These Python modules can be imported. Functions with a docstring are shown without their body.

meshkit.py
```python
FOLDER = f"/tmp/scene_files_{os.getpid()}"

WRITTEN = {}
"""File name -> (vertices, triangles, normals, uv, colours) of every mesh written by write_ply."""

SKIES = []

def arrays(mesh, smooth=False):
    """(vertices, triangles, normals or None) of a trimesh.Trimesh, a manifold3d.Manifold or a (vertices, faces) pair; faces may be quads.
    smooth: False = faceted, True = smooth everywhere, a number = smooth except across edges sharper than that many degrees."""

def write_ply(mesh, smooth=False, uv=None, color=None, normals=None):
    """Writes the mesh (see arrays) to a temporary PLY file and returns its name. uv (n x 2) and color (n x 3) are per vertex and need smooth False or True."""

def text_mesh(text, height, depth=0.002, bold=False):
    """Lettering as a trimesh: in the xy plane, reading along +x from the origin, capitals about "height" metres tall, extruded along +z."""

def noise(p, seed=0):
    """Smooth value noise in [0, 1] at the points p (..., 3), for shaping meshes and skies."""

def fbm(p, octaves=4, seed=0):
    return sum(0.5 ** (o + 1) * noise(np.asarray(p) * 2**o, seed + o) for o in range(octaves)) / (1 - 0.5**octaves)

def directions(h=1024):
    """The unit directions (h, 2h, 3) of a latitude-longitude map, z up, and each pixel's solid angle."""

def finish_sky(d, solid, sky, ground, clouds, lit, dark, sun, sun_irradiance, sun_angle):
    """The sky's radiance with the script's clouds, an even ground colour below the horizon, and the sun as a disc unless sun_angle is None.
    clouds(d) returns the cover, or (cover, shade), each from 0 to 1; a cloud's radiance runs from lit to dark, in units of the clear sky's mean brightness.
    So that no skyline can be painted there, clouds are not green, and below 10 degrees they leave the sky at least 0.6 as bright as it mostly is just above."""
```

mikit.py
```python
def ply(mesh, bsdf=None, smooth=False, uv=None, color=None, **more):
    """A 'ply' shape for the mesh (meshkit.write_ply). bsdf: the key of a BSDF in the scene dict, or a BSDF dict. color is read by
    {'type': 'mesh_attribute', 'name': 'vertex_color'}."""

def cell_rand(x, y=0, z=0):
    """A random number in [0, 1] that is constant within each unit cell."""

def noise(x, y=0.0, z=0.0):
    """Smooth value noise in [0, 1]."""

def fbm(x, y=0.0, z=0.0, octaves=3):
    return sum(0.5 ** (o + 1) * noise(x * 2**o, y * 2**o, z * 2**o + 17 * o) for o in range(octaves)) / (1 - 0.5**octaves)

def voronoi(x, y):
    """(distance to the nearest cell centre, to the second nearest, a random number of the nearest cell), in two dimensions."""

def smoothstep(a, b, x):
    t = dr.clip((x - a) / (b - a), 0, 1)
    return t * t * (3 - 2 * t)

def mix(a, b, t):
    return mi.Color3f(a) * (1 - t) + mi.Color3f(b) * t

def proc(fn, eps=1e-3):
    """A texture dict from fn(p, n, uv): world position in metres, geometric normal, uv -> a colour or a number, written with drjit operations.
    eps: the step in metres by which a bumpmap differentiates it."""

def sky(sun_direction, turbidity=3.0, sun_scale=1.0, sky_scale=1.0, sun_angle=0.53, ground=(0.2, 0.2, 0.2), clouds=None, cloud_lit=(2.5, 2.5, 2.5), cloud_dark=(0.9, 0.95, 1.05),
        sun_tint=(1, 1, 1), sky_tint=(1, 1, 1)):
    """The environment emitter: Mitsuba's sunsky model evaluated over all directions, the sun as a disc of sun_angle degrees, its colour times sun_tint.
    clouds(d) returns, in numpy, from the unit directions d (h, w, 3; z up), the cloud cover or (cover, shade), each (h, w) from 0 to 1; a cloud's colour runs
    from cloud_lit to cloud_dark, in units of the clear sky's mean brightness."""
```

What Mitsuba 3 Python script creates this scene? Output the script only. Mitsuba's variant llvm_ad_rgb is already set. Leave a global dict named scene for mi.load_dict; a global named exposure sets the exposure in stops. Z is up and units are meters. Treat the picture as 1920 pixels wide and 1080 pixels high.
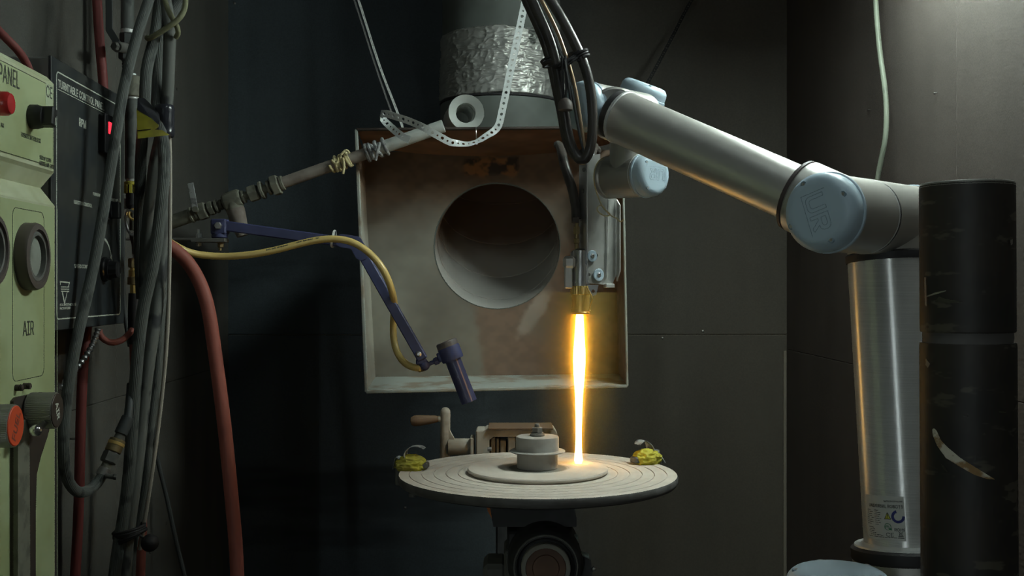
import math
import numpy as np
import trimesh
import mitsuba as mi
import drjit as dr
import mikit, meshkit
from mikit import proc, noise, fbm, smoothstep, mix
from shapely.geometry import Polygon, Point, box as sbox, LineString
from shapely import affinity
from scipy.interpolate import CubicSpline

scene, labels = {}, {}
rng = np.random.default_rng(7)

# ---------------------------------------------------------------- camera, lights, exposure
FOC, EYE = 2050.0, np.array([0.0, 0.0, 1.35])
T4 = mi.ScalarTransform4f
scene['camera'] = {'type': 'perspective', 'fov': 2 * math.degrees(math.atan(960 / FOC)), 'fov_axis': 'x', 'near_clip': 0.05, 'far_clip': 50.0,
                   'to_world': T4().look_at(origin=EYE.tolist(), target=(EYE + [0, 1, 0]).tolist(), up=[0, 0, 1])}
exposure = 0.0
LAMP_BOOTH = (105.0, 123.0, 116.0)      # radiance of the fluorescent tubes by the right wall
ADDED_LAMP_FRONT = (13.0, 15.3, 15.2)      # added fill tubes, unseen, on the ceiling over the front of the booth
ADDED_LAMP_WALL = (30.0, 34.5, 35.0)       # tubes added for the column streak, upright on the left wall behind the camera
ADDED_LAMP_HALL = (40.0, 46.0, 46.0)       # added fill tubes on the ceiling of the workshop behind the camera
FLAME = (15.0, 8.3, 1.9)             # radiance of the flame
Z = np.array([0, 0, 1.0])


def V(*a): return np.array(a, float)
def unit(v): v = np.asarray(v, float); return v / np.linalg.norm(v)


def P(px, py, d):
    """The point at depth d (metres along y) seen at this spot of the photograph: used to take positions and sizes off it."""
    return V((px - 960) / FOC * d, d, EYE[2] - (py - 540) / FOC * d)


def PP(rows): return np.array([P(*r[:3]) for r in rows])
def R(px, d): return px * d / FOC


def onplane(px, py, Q, N):
    d = V((px - 960) / FOC, 1, -(py - 540) / FOC)
    return EYE + d * (np.dot(np.asarray(Q) - EYE, N) / np.dot(d, N))


# ---------------------------------------------------------------- materials
def rgb(c): return {'type': 'rgb', 'value': [float(x) for x in c]}


def mat(name, color, rough=0.6, metal=0.0, bump=None, bscale=1.0, eps=1e-3, **kw):
    b = {'type': 'principled', 'base_color': proc(color) if callable(color) else rgb(color),
         'roughness': proc(rough) if callable(rough) else float(rough), 'metallic': float(metal), 'specular': 0.4}
    b.update(kw)
    if bump is not None:
        b = {'type': 'bumpmap', 'scale': float(bscale), 'nested': b, 'tex': proc(bump, eps)}
        b = {k: v for k, v in b.items()}
    scene[name] = {'type': 'twosided', 'bsdf': b}
    return name


def dusty(a, b, sc=25.0, t0=0.4, t1=0.65):
    def fn(p, n, uv):
        return mix(a, b, smoothstep(t0, t1, fbm(p.x * sc, p.y * sc, p.z * sc, 4)))
    return fn


def wall_color(base, speck=0.10, seed=0.0):
    def fn(p, n, uv):
        g = fbm(p.x * 2.2 + seed, p.y * 2.2, p.z * 2.2, 4)
        s = noise(p.x * 420 + seed, p.y * 420, p.z * 420)
        drip = fbm(p.x * 14 + seed, p.y * 14, p.z * 1.4, 3)
        k = (0.72 + 0.55 * g) * (1 - speck + 2 * speck * s) * (0.86 + 0.28 * drip)
        return mi.Color3f(*[float(c) for c in base]) * k
    return fn


def wall_bump(p, n, uv): return 0.0005 * noise(p.x * 210, p.y * 210, p.z * 210)


def back_color(p, n, uv):
    # grey painted sheet, bluish at the left, brown at the right, with darker horizontal streaks at the lower left
    g = fbm(p.x * 2.0, p.z * 2.0, 3.3, 4)
    drip = fbm(p.x * 16, p.z * 1.1, 8.1, 3)
    s = noise(p.x * 380, p.z * 380, 1.0)
    side = smoothstep(-0.2, 0.35, p.x + 0.25 * (g - 0.5))
    c = mix((0.074, 0.092, 0.102), (0.080, 0.070, 0.054), side)
    dark_streaks = smoothstep(0.45, 0.62, fbm(p.x * 1.3, p.z * 7.0, 2.0, 4)) * (1 - smoothstep(1.35, 1.5, p.z)) * (1 - side)
    return c * (0.7 + 0.6 * g) * (0.85 + 0.3 * drip) * (0.9 + 0.2 * s) * (1 - 0.55 * dark_streaks)


mat('mat_wall_left', wall_color((0.082, 0.080, 0.070), 0.1), 0.75, bump=wall_bump)
mat('mat_wall_right', wall_color((0.064, 0.054, 0.047), 0.16, 5.0), 0.7, bump=wall_bump)
mat('mat_wall_back', back_color, 0.6)
mat('mat_floor', wall_color((0.06, 0.057, 0.053), 0.15, 9.0), 0.8)
mat('mat_ceiling', (0.09, 0.09, 0.088), 0.9)
mat('mat_strip', (0.20, 0.18, 0.14), 0.7)
mat('mat_screw', (0.35, 0.34, 0.32), 0.4, 1.0)
mat('mat_nail', (0.06, 0.055, 0.05), 0.6)
HOOD_C = np.array([-0.036, 0, 1.4546])


def hood_color(p, n, uv):
    g = fbm(p.x * 6, p.y * 6, p.z * 6, 4)
    fine = fbm(p.x * 40, p.y * 40, p.z * 40, 3)
    c = mix((0.265, 0.262, 0.22), (0.20, 0.19, 0.16), smoothstep(0.35, 0.65, g))
    # pinkish brown powder fanned out below and right of the hole, its left border ragged
    edge = p.x + 0.085 + 0.03 * (fine - 0.5) + 0.05 * (g - 0.5) + 0.10 * (p.z - 1.25)
    powder = smoothstep(-0.012, 0.012, edge) * (1 - smoothstep(1.40, 1.62, p.z))
    c = mix(c, mix((0.23, 0.16, 0.115), (0.17, 0.12, 0.088), smoothstep(0.3, 0.7, fine)), 0.95 * powder)
    # a pale wiped streak right of the centre and a darker smudge at the left
    sx, sz = (p.x - 0.055) - 0.55 * (p.z - 1.29), p.z - 1.29
    wipe = (1 - smoothstep(0.5, 1.0, dr.sqrt(dr.square(sx / 0.030) + dr.square(sz / 0.075)) + 0.5 * (fine - 0.5)))
    c = mix(c, (0.40, 0.365, 0.31), 0.75 * wipe)
    smudge = smoothstep(0.50, 0.72, fbm(p.x * 8 + 5, p.z * 8, 1.7, 4))
    c = mix(c, (0.17, 0.155, 0.12), 0.5 * smudge)
    # brown rust film, darkened to paint in the shade under the hood top
    top = smoothstep(1.46, 1.60, p.z + 0.10 * (g - 0.5))
    c = mix(c, mix((0.135, 0.082, 0.048), (0.09, 0.056, 0.034), smoothstep(0.3, 0.7, fine)), 0.93 * top)
    # rust and char patch above the hole
    px_, pz_ = dr.abs(p.x + 0.052) - 0.066, dr.abs(p.z - 1.648) - 0.022
    d = dr.maximum(px_, pz_) + 0.022 * (fine - 0.5)
    patch = 1 - smoothstep(-0.006, 0.006, d)
    c = mix(c, mix((0.22, 0.10, 0.035), (0.035, 0.024, 0.018), smoothstep(0.40, 0.60, fbm(p.x * 45, p.y * 45, p.z * 45 + 4, 3))), patch)
    # soot tongues beside the hole
    q = dr.sqrt(dr.square(p.x - 0.165 - 0.02 * g) + dr.square((p.z - 1.50) * 0.8))
    return c * (1 - 0.45 * (1 - smoothstep(0.03, 0.05, q + 0.02 * (fine - 0.5)))) * (0.9 + 0.2 * fine)


mat('mat_hood', hood_color, 0.8)


def rust_color(p, n, uv):
    f = fbm(p.x * 30, p.y * 30, p.z * 30, 3)
    return mix((0.20, 0.10, 0.052), (0.11, 0.055, 0.028), smoothstep(0.35, 0.65, fbm(p.x * 5, p.y * 9, p.z * 9, 4))) * (0.75 + 0.5 * f)


mat('mat_rust', rust_color, 0.75)


def lip_color(p, n, uv):
    f = fbm(p.x * 22, p.y * 22, p.z * 22, 4)
    return mix((0.29, 0.315, 0.285), (0.22, 0.185, 0.14), smoothstep(0.45, 0.75, f))


mat('mat_lip', lip_color, 0.75)


def duct_color(p, n, uv):
    f = fbm(p.x * 9, p.y * 9, p.z * 9, 4)
    return mix((0.115, 0.13, 0.118), (0.085, 0.094, 0.084), smoothstep(0.3, 0.7, f))


mat('mat_duct', duct_color, 0.65)


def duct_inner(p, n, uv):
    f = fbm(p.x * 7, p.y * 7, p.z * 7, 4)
    return mix((0.37, 0.36, 0.33), (0.12, 0.078, 0.055), smoothstep(-0.04, 0.05, p.z - 1.455 + 0.12 * (f - 0.5)))  # lit lower half and shaded upper half painted into the colour


mat('mat_duct_inner', duct_inner, 0.7)
def foil_color(p, n, uv):
    f = fbm(p.x * 60, p.y * 60, p.z * 60, 3)
    d = dr.sqrt(dr.square((p.x - 0.0545) / 0.011) + dr.square((p.z - 2.000) / 0.024)) + 1.3 * (f - 0.5)      # a torn dark spot
    return mix((0.085, 0.09, 0.082), mi.Color3f(0.40, 0.405, 0.375) * (0.85 + 0.3 * f), smoothstep(0.9, 1.1, d))


mat('mat_foil', foil_color, 0.45, 0.65)
mat('mat_galv', (0.68, 0.72, 0.70), 0.45, 0.3)
mat('mat_bracket', dusty((0.42, 0.425, 0.40), (0.33, 0.335, 0.31), 20), 0.45, 0.4)
mat('mat_galv_dark', (0.10, 0.10, 0.095), 0.6, 0.3)
mat('mat_strap_black', (0.016, 0.016, 0.016), 0.7)
mat('mat_pvc', (0.40, 0.42, 0.39), 0.55)
mat('mat_aluminium', (0.56, 0.545, 0.50), 0.38, 0.6)
mat('mat_cast', (0.46, 0.45, 0.415), 0.45, 0.75)


def brushed(p, n, uv):
    s = noise(p.x * 25, p.y * 25, p.z * 1600)
    return mi.Color3f(0.68, 0.68, 0.65) * (0.86 + 0.28 * s)


mat('mat_brushed', brushed, 0.36, 0.5, anisotropic=0.9)
mat('mat_chrome', (0.8, 0.8, 0.8), 0.12, 1.0)
mat('mat_steel', (0.46, 0.46, 0.45), 0.35, 0.9)
mat('mat_cap_blue', (0.42, 0.53, 0.60), 0.45)
mat('mat_cap_line', (0.22, 0.30, 0.36), 0.5)
mat('mat_rubber', (0.022, 0.021, 0.022), 0.6)
mat('mat_rubber_brown', (0.05, 0.036, 0.034), 0.55)
mat('mat_white_ring', (0.55, 0.56, 0.54), 0.4, 0.3)
mat('mat_black', (0.018, 0.018, 0.018), 0.45)
mat('mat_black_gloss', (0.014, 0.014, 0.015), 0.2)


def hose_color(a, b, sc=60.0):
    def fn(p, n, uv):
        f = fbm(p.x * sc, p.y * sc, p.z * sc * 0.5, 3)
        return mix(a, b, smoothstep(0.55, 0.72, f))
    return fn


mat('mat_hose_grey', hose_color((0.092, 0.100, 0.092), (0.045, 0.050, 0.047)), 0.65)
mat('mat_hose_dusty', hose_color((0.115, 0.120, 0.108), (0.035, 0.037, 0.039), 45.0), 0.7)
mat('mat_hose_dark', (0.045, 0.05, 0.05), 0.55)
mat('mat_hose_black', hose_color((0.045, 0.038, 0.033), (0.025, 0.022, 0.02), 40.0), 0.36)
mat('mat_cable_light', (0.36, 0.33, 0.28), 0.6)
mat('mat_wire', (0.62, 0.54, 0.32), 0.6)
mat('mat_cable_green', hose_color((0.15, 0.168, 0.13), (0.11, 0.12, 0.095), 70.0), 0.6)
mat('mat_cable_bronze', (0.30, 0.22, 0.14), 0.35, 0.7)
mat('mat_red_hose', hose_color((0.27, 0.080, 0.058), (0.21, 0.06, 0.045), 30.0), 0.6)
mat('mat_red_dark', hose_color((0.18, 0.042, 0.038), (0.13, 0.03, 0.028), 30.0), 0.6)
mat('mat_olive', (0.19, 0.19, 0.11), 0.7)
mat('mat_yellow_hose', (0.62, 0.46, 0.16), 0.3, clearcoat=0.4)
mat('mat_print', (0.05, 0.05, 0.04), 0.7)
mat('mat_brass', (0.78, 0.56, 0.20), 0.36, 0.7)
mat('mat_brass_dull', (0.30, 0.23, 0.12), 0.45, 0.8)


mat('mat_pipe_dusty', dusty((0.22, 0.195, 0.165), (0.16, 0.13, 0.11)), 0.75)
mat('mat_fitting', dusty((0.17, 0.17, 0.13), (0.11, 0.11, 0.085), 40), 0.7)
mat('mat_rag', dusty((0.55, 0.50, 0.28), (0.42, 0.36, 0.19), 50), 0.85)
mat('mat_tape_grey', dusty((0.30, 0.31, 0.30), (0.12, 0.12, 0.12), 90), 0.6)
mat('mat_tape_yellow', dusty((0.50, 0.45, 0.05), (0.38, 0.33, 0.06), 30), 0.7)
mat('mat_tape_black', (0.022, 0.023, 0.030), 0.22)
mat('mat_blue', dusty((0.055, 0.063, 0.145), (0.045, 0.050, 0.115), 18), 0.5)
mat('mat_blue_gloss', dusty((0.058, 0.065, 0.14), (0.046, 0.050, 0.11), 18), 0.28, clearcoat=0.8, clearcoat_gloss=0.8)
mat('mat_blue_brown', dusty((0.13, 0.11, 0.10), (0.09, 0.08, 0.10), 30), 0.5)
mat('mat_zip_tie', (0.6, 0.6, 0.55), 0.5)
mat('mat_green', dusty((0.40, 0.46, 0.255), (0.34, 0.385, 0.19), 9), 0.5)
mat('mat_green_light', dusty((0.50, 0.53, 0.36), (0.44, 0.465, 0.29), 12), 0.5)
mat('mat_green_line', (0.07, 0.08, 0.045), 0.7)
mat('mat_letter_dark', (0.05, 0.055, 0.04), 0.7)
mat('mat_letter_white', (0.52, 0.54, 0.47), 0.7)
mat('mat_panel_black', dusty((0.022, 0.026, 0.028), (0.034, 0.036, 0.033), 10), 0.5)
mat('mat_panel_edge', (0.20, 0.20, 0.185), 0.5, 0.4)
mat('mat_red_lamp', (0.45, 0.03, 0.03), 0.25)
mat('mat_red_cap', (0.62, 0.075, 0.025), 0.5)
mat('mat_red_mark', (0.22, 0.05, 0.035), 0.6)
mat('mat_knurl', (0.30, 0.29, 0.27), 0.45, 0.7)
mat('mat_brown_metal', (0.055, 0.043, 0.036), 0.5, 0.3)
mat('mat_bezel', (0.095, 0.078, 0.068), 0.55)
mat('mat_gauge_face', dusty((0.28, 0.30, 0.26), (0.20, 0.215, 0.18), 30), 0.3, clearcoat=0.8)
TT = P(1008, 886, 2.05)


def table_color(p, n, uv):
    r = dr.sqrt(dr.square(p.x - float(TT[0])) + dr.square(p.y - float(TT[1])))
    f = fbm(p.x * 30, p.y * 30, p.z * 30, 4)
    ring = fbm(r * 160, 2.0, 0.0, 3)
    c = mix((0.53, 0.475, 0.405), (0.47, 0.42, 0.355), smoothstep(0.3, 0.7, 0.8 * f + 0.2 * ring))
    foot_shade = (1 - smoothstep(0.050, 0.062, r + 0.004 * (f - 0.5))) * (1 - smoothstep(1.013, 1.016, p.z))  # shadow round the workpiece foot, painted in as darker colour
    return mix(c, (0.10, 0.105, 0.09), 0.85 * foot_shade)


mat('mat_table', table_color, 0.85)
mat('mat_table_side', dusty((0.11, 0.105, 0.10), (0.08, 0.075, 0.07), 20), 0.6)
mat('mat_work', dusty((0.34, 0.33, 0.30), (0.29, 0.275, 0.25), 30), 0.8)
mat('mat_work_dark', dusty((0.17, 0.16, 0.14), (0.12, 0.11, 0.10), 30), 0.7)
mat('mat_dust_metal', dusty((0.36, 0.34, 0.29), (0.25, 0.225, 0.18), 22), 0.8)
mat('mat_wood', (0.16, 0.105, 0.065), 0.6)
mat('mat_machine', dusty((0.042, 0.042, 0.042), (0.028, 0.028, 0.028), 20), 0.55)
mat('mat_machine_grey', dusty((0.13, 0.13, 0.12), (0.09, 0.09, 0.08), 20), 0.65)
mat('mat_machine_ring', (0.22, 0.21, 0.18), 0.5)
mat('mat_brown_disc', dusty((0.14, 0.075, 0.05), (0.11, 0.06, 0.04), 30), 0.6)
mat('mat_clip_green', (0.66, 0.80, 0.74), 0.6)
mat('mat_orange', (0.45, 0.14, 0.03), 0.6)


def pipe_black(p, n, uv):
    f = fbm(p.x * 14, p.y * 14, p.z * 14, 4)
    sc = smoothstep(0.62, 0.70, fbm(p.x * 26, p.y * 26, p.z * 60, 4))
    c = mix((0.018, 0.0165, 0.0145), (0.027, 0.022, 0.017), smoothstep(0.35, 0.65, f))
    return mix(c, (0.10, 0.09, 0.06), 0.5 * sc)


mat('mat_pipe_black', pipe_black, 0.55)
mat('mat_paint_mark', dusty((0.62, 0.58, 0.46), (0.28, 0.17, 0.07), 70, 0.46, 0.60), 0.7)
mat('mat_scuff', dusty((0.045, 0.043, 0.026), (0.026, 0.024, 0.018), 40), 0.6)
mat('mat_bare_edge', (0.35, 0.34, 0.31), 0.35, 0.8)
mat('mat_sticker', (0.50, 0.50, 0.46), 0.5)
mat('mat_ink', (0.015, 0.015, 0.015), 0.7)
mat('mat_ink_blue', (0.025, 0.03, 0.14), 0.7)
mat('mat_ink_green', (0.02, 0.13, 0.06), 0.7)
mat('mat_ink_yellow', (0.45, 0.42, 0.06), 0.7)
mat('mat_label_light', (0.44, 0.50, 0.33), 0.6)


# ---------------------------------------------------------------- mesh helpers
def basis(axis):
    a = unit(axis)
    x = np.cross(a, [0, 0, 1] if abs(a[2]) < 0.9 else [1, 0, 0])
    x = unit(x)
    return x, np.cross(a, x), a


def lathe(profile, origin, axis, n=48, ribs=0, rib=0.0, ribfrom=None):
    """profile: (radius, height) pairs from the start of the axis to its end, going round the outside."""
    x, y, a = basis(axis)
    ang = np.arange(n) / n * 2 * np.pi
    verts, rings = [], []
    for k, (r, h) in enumerate(profile):
        c = np.asarray(origin) + a * h
        if r < 1e-7:
            rings.append([len(verts)]); verts.append(c)
        else:
            rr = np.full(n, float(r))
            if ribs and (ribfrom is None or ribfrom[0] <= k <= ribfrom[1]):
                rr = rr - rib * (np.arange(n) % 2)
            rings.append(list(range(len(verts), len(verts) + n)))
            verts += list(c + rr[:, None] * (np.cos(ang)[:, None] * x + np.sin(ang)[:, None] * y))
    f = []
    for A, B in zip(rings[:-1], rings[1:]):
        for j in range(n):
            k = (j + 1) % n
            if len(A) == 1 and len(B) == 1: break
            if len(A) == 1: f.append([A[0], B[k], B[j]])
            elif len(B) == 1: f.append([A[j], A[k], B[0]])
            else: f += [[A[j], A[k], B[k]], [A[j], B[k], B[j]]]
    return trimesh.Trimesh(np.array(verts), np.array(f), process=False)


def cyl(p0, p1, r, r1=None, ch=None, n=32):
    p0, p1 = np.asarray(p0, float), np.asarray(p1, float)
    L = np.linalg.norm(p1 - p0); r1 = r if r1 is None else r1
    ch = min(0.08 * min(r, r1), 0.2 * L) if ch is None else ch
    return lathe([(0, 0), (r - ch, 0), (r, ch), (r1, L - ch), (r1 - ch, L), (0, L)], p0, p1 - p0, n)


def pipe_shell(p0, p1, ro, ri, n=48, ch=0.001):
    p0, p1 = np.asarray(p0, float), np.asarray(p1, float)
    L = np.linalg.norm(p1 - p0)
    return lathe([(ri, 0), (ro - ch, 0), (ro, ch), (ro, L - ch), (ro - ch, L), (ri, L), (ri, 0)], p0, p1 - p0, n)


def ring(c, axis, ro, ri, h, n=48): 
    a = unit(axis); return pipe_shell(np.asarray(c) - a * h / 2, np.asarray(c) + a * h / 2, ro, ri, n, min(0.2 * h, 0.2 * (ro - ri)))


def torus(c, axis, R_, r, n=36, m=10, arc=(0, 2 * np.pi)):
    x, y, a = basis(axis)
    full = abs(arc[1] - arc[0] - 2 * np.pi) < 1e-6
    t = np.linspace(arc[0], arc[1], n, endpoint=not full)
    pts = np.asarray(c) + R_ * (np.cos(t)[:, None] * x + np.sin(t)[:, None] * y)
    return sweep(np.vstack([pts, pts[:1]]) if full else pts, r, m)


def sweep(p, r, n=12, ribs=False, rib=0.08, caps=True):
    """A tube along the polyline p (already fine), radius a number or per point."""
    p = np.asarray(p, float)
    t = np.gradient(p, axis=0); t /= np.linalg.norm(t, axis=1, keepdims=True) + 1e-12
    u = np.zeros_like(p)
    u[0] = basis(t[0])[0]
    for i in range(1, len(p)):
        v = u[i - 1] - t[i] * np.dot(u[i - 1], t[i]); u[i] = v / (np.linalg.norm(v) + 1e-12)
    w = np.cross(t, u)
    ang = np.arange(n) / n * 2 * np.pi
    rr = np.broadcast_to(np.asarray(r, float), (len(p),))[:, None] * np.ones(n)
    if ribs: rr = rr * (1 - rib * (np.arange(n) % 2))
    v = p[:, None] + rr[..., None] * (np.cos(ang)[None, :, None] * u[:, None] + np.sin(ang)[None, :, None] * w[:, None])
    i, j = np.meshgrid(np.arange(len(p) - 1), np.arange(n), indexing='ij')
    k = (j + 1) % n
    f = np.vstack([np.stack([i * n + j, i * n + k, (i + 1) * n + k], -1).reshape(-1, 3), np.stack([i * n + j, (i + 1) * n + k, (i + 1) * n + j], -1).reshape(-1, 3)])
    v = v.reshape(-1, 3)
    if caps:
        b = len(v); v = np.vstack([v, p[:1], p[-1:]])
        j = np.arange(n); k = (j + 1) % n
        f = np.vstack([f, np.stack([k, j, j * 0 + b], 1), np.stack([(len(p) - 1) * n + j, (len(p) - 1) * n + k, j * 0 + b + 1], 1)])
    return trimesh.Trimesh(v, f, process=False)


def spline(pts, step=0.008):
    pts = np.asarray(pts, float)
    s = np.r_[0, np.cumsum(np.linalg.norm(np.diff(pts, axis=0), axis=1) ** 0.7)]
    cs = CubicSpline(s, pts)
    q = cs(np.linspace(0, s[-1], 400))
    L = np.linalg.norm(np.diff(q, axis=0), axis=1).sum()
    return cs(np.linspace(0, s[-1], max(8, int(L / step))))


def hose(rows, r, n=14, ribs=0, step=0.008, rib=0.09):
    """rows: (px, py, depth) read off the photograph; r in metres."""
    return sweep(spline(PP(rows), step), r, 2 * ribs if ribs else n, bool(ribs), rib)


def obox(c, ex, ey, ez, hx, hy, hz, ch=0.002):
    ch = min(ch, 0.45 * hx, 0.45 * hy, 0.45 * hz)
    pts = []
    for sx in (-1, 1):
        for sy in (-1, 1):
            for sz in (-1, 1):
                for k in range(3):
                    d = [hx - ch, hy - ch, hz - ch]; d[k] += ch
                    pts.append(np.asarray(c) + sx * d[0] * np.asarray(ex) + sy * d[1] * np.asarray(ey) + sz * d[2] * np.asarray(ez))
    return trimesh.convex.convex_hull(np.array(pts))


X_, Y_ = V(1, 0, 0), V(0, 1, 0)
def bx(lo, hi, ch=0.002):
    lo, hi = np.asarray(lo, float), np.asarray(hi, float)
    return obox((lo + hi) / 2, X_, Y_, Z, *((hi - lo) / 2), ch)


def bar(p0, p1, wdir, w, t, ch=0.002):
    """A flat bar from p0 to p1, w wide along wdir and t thick."""
    a = unit(np.asarray(p1) - p0); wd = unit(np.asarray(wdir) - a * np.dot(wdir, a)); n = np.cross(a, wd)
    return obox((np.asarray(p0) + p1) / 2, a, wd, n, np.linalg.norm(np.asarray(p1) - p0) / 2, w / 2, t / 2, ch)


def place(mesh, o, ex, ey):
    ex, ey = unit(ex), unit(ey); ez = np.cross(ex, ey)
    m = mesh.copy(); m.vertices = np.asarray(o) + m.vertices[:, :1] * ex + m.vertices[:, 1:2] * ey + m.vertices[:, 2:3] * ez
    return m


def prism(poly, o, ex, ey, depth):
    polys = getattr(poly, 'geoms', [poly])
    return trimesh.util.concatenate([place(trimesh.creation.extrude_polygon(g, depth, engine='earcut'), o, ex, ey) for g in polys])


def hexnut(c, axis, af, h, n=6):
    """a hexagonal nut, af = radius over the corners"""
    return lathe([(0, 0), (af * 0.86, 0), (af, h * 0.12), (af, h * 0.88), (af * 0.86, h), (0, h)], np.asarray(c) - unit(axis) * h / 2, axis, n)


def ball(c, r, sub=3, squash=None):
    m = trimesh.creation.icosphere(sub, r)
    if squash is not None: m.vertices = m.vertices * squash
    m.vertices = m.vertices + np.asarray(c)
    return m


def rrect(x0, y0, x1, y1, r): return sbox(x0 + r, y0 + r, x1 - r, y1 - r).buffer(r, quad_segs=6)
def outline(poly, w): return poly.difference(poly.buffer(-w, join_style=1))
def cat(*m): return trimesh.util.concatenate(list(m))


_TXT = {}
def text2d(t, h, depth, bold=False, stretch=1.0):
    k = (t, bold)
    if k not in _TXT: _TXT[k] = meshkit.text_mesh(t, 1.0, 1.0, bold)
    m = _TXT[k].copy(); m.vertices = m.vertices * [h * stretch, h, depth]
    return m


# ---------------------------------------------------------------- naming
def numbered(k):
    if k not in used: used.add(k); return k
    i = 1
    while f'{k}_{i:03d}' in used: i += 1
    k = f'{k}_{i:03d}'; used.add(k); return k


used = set()


def thing(name, label, category, group=None):
    k = numbered(name)
    labels[k] = {'label': label, 'category': category}
    if group: labels[k]['group'] = group
    return k


def part(t, name, mesh, m, smooth=30, label=None, **kw):
    k = numbered(f'{t}__{name}')
    scene[k] = mikit.ply(mesh, m, smooth, **kw)
    if label: labels[k] = {'label': label}
    return k


def single(name, mesh, m, label, category, group=None, smooth=30, **kw):
    k = thing(name, label, category, group)
    scene[k] = mikit.ply(mesh, m, smooth, **kw)
    return k


def struct(name, mesh=None, m=None, label=None, smooth=30):
    used.add(name)
    if mesh is not None: scene[name] = mikit.ply(mesh, m, smooth)
    labels[name] = {'kind': 'structure'}
    if label: labels[name]['label'] = label
    return name


# ================================================================ THE ROOM
YB, YF, ZC = 3.40, -8.0, 2.55
xl = lambda y: -0.804 - 0.0229 * y
xr = lambda y: 0.838 + 0.0048 * y
LW_U = unit(V(-0.0229, 1, 0)); LW_N = unit(V(1, 0.0229, 0))
RW_U = unit(V(0.0048, 1, 0)); RW_N = unit(V(-1, 0.0048, 0))
struct('floor', bx((-1.3, YF, -0.05), (1.3, YB + 0.1, 0)), 'mat_floor', 'dark concrete floor of the spray booth')
struct('ceiling', bx((-1.3, YF, ZC), (1.3, YB + 0.1, ZC + 0.05)), 'mat_ceiling', 'grey ceiling of the spray booth')
struct('wall_front', bx((-1.3, YF - 0.05, 0), (1.3, YF, ZC)), 'mat_wall_left', 'grey wall behind the camera')

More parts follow.
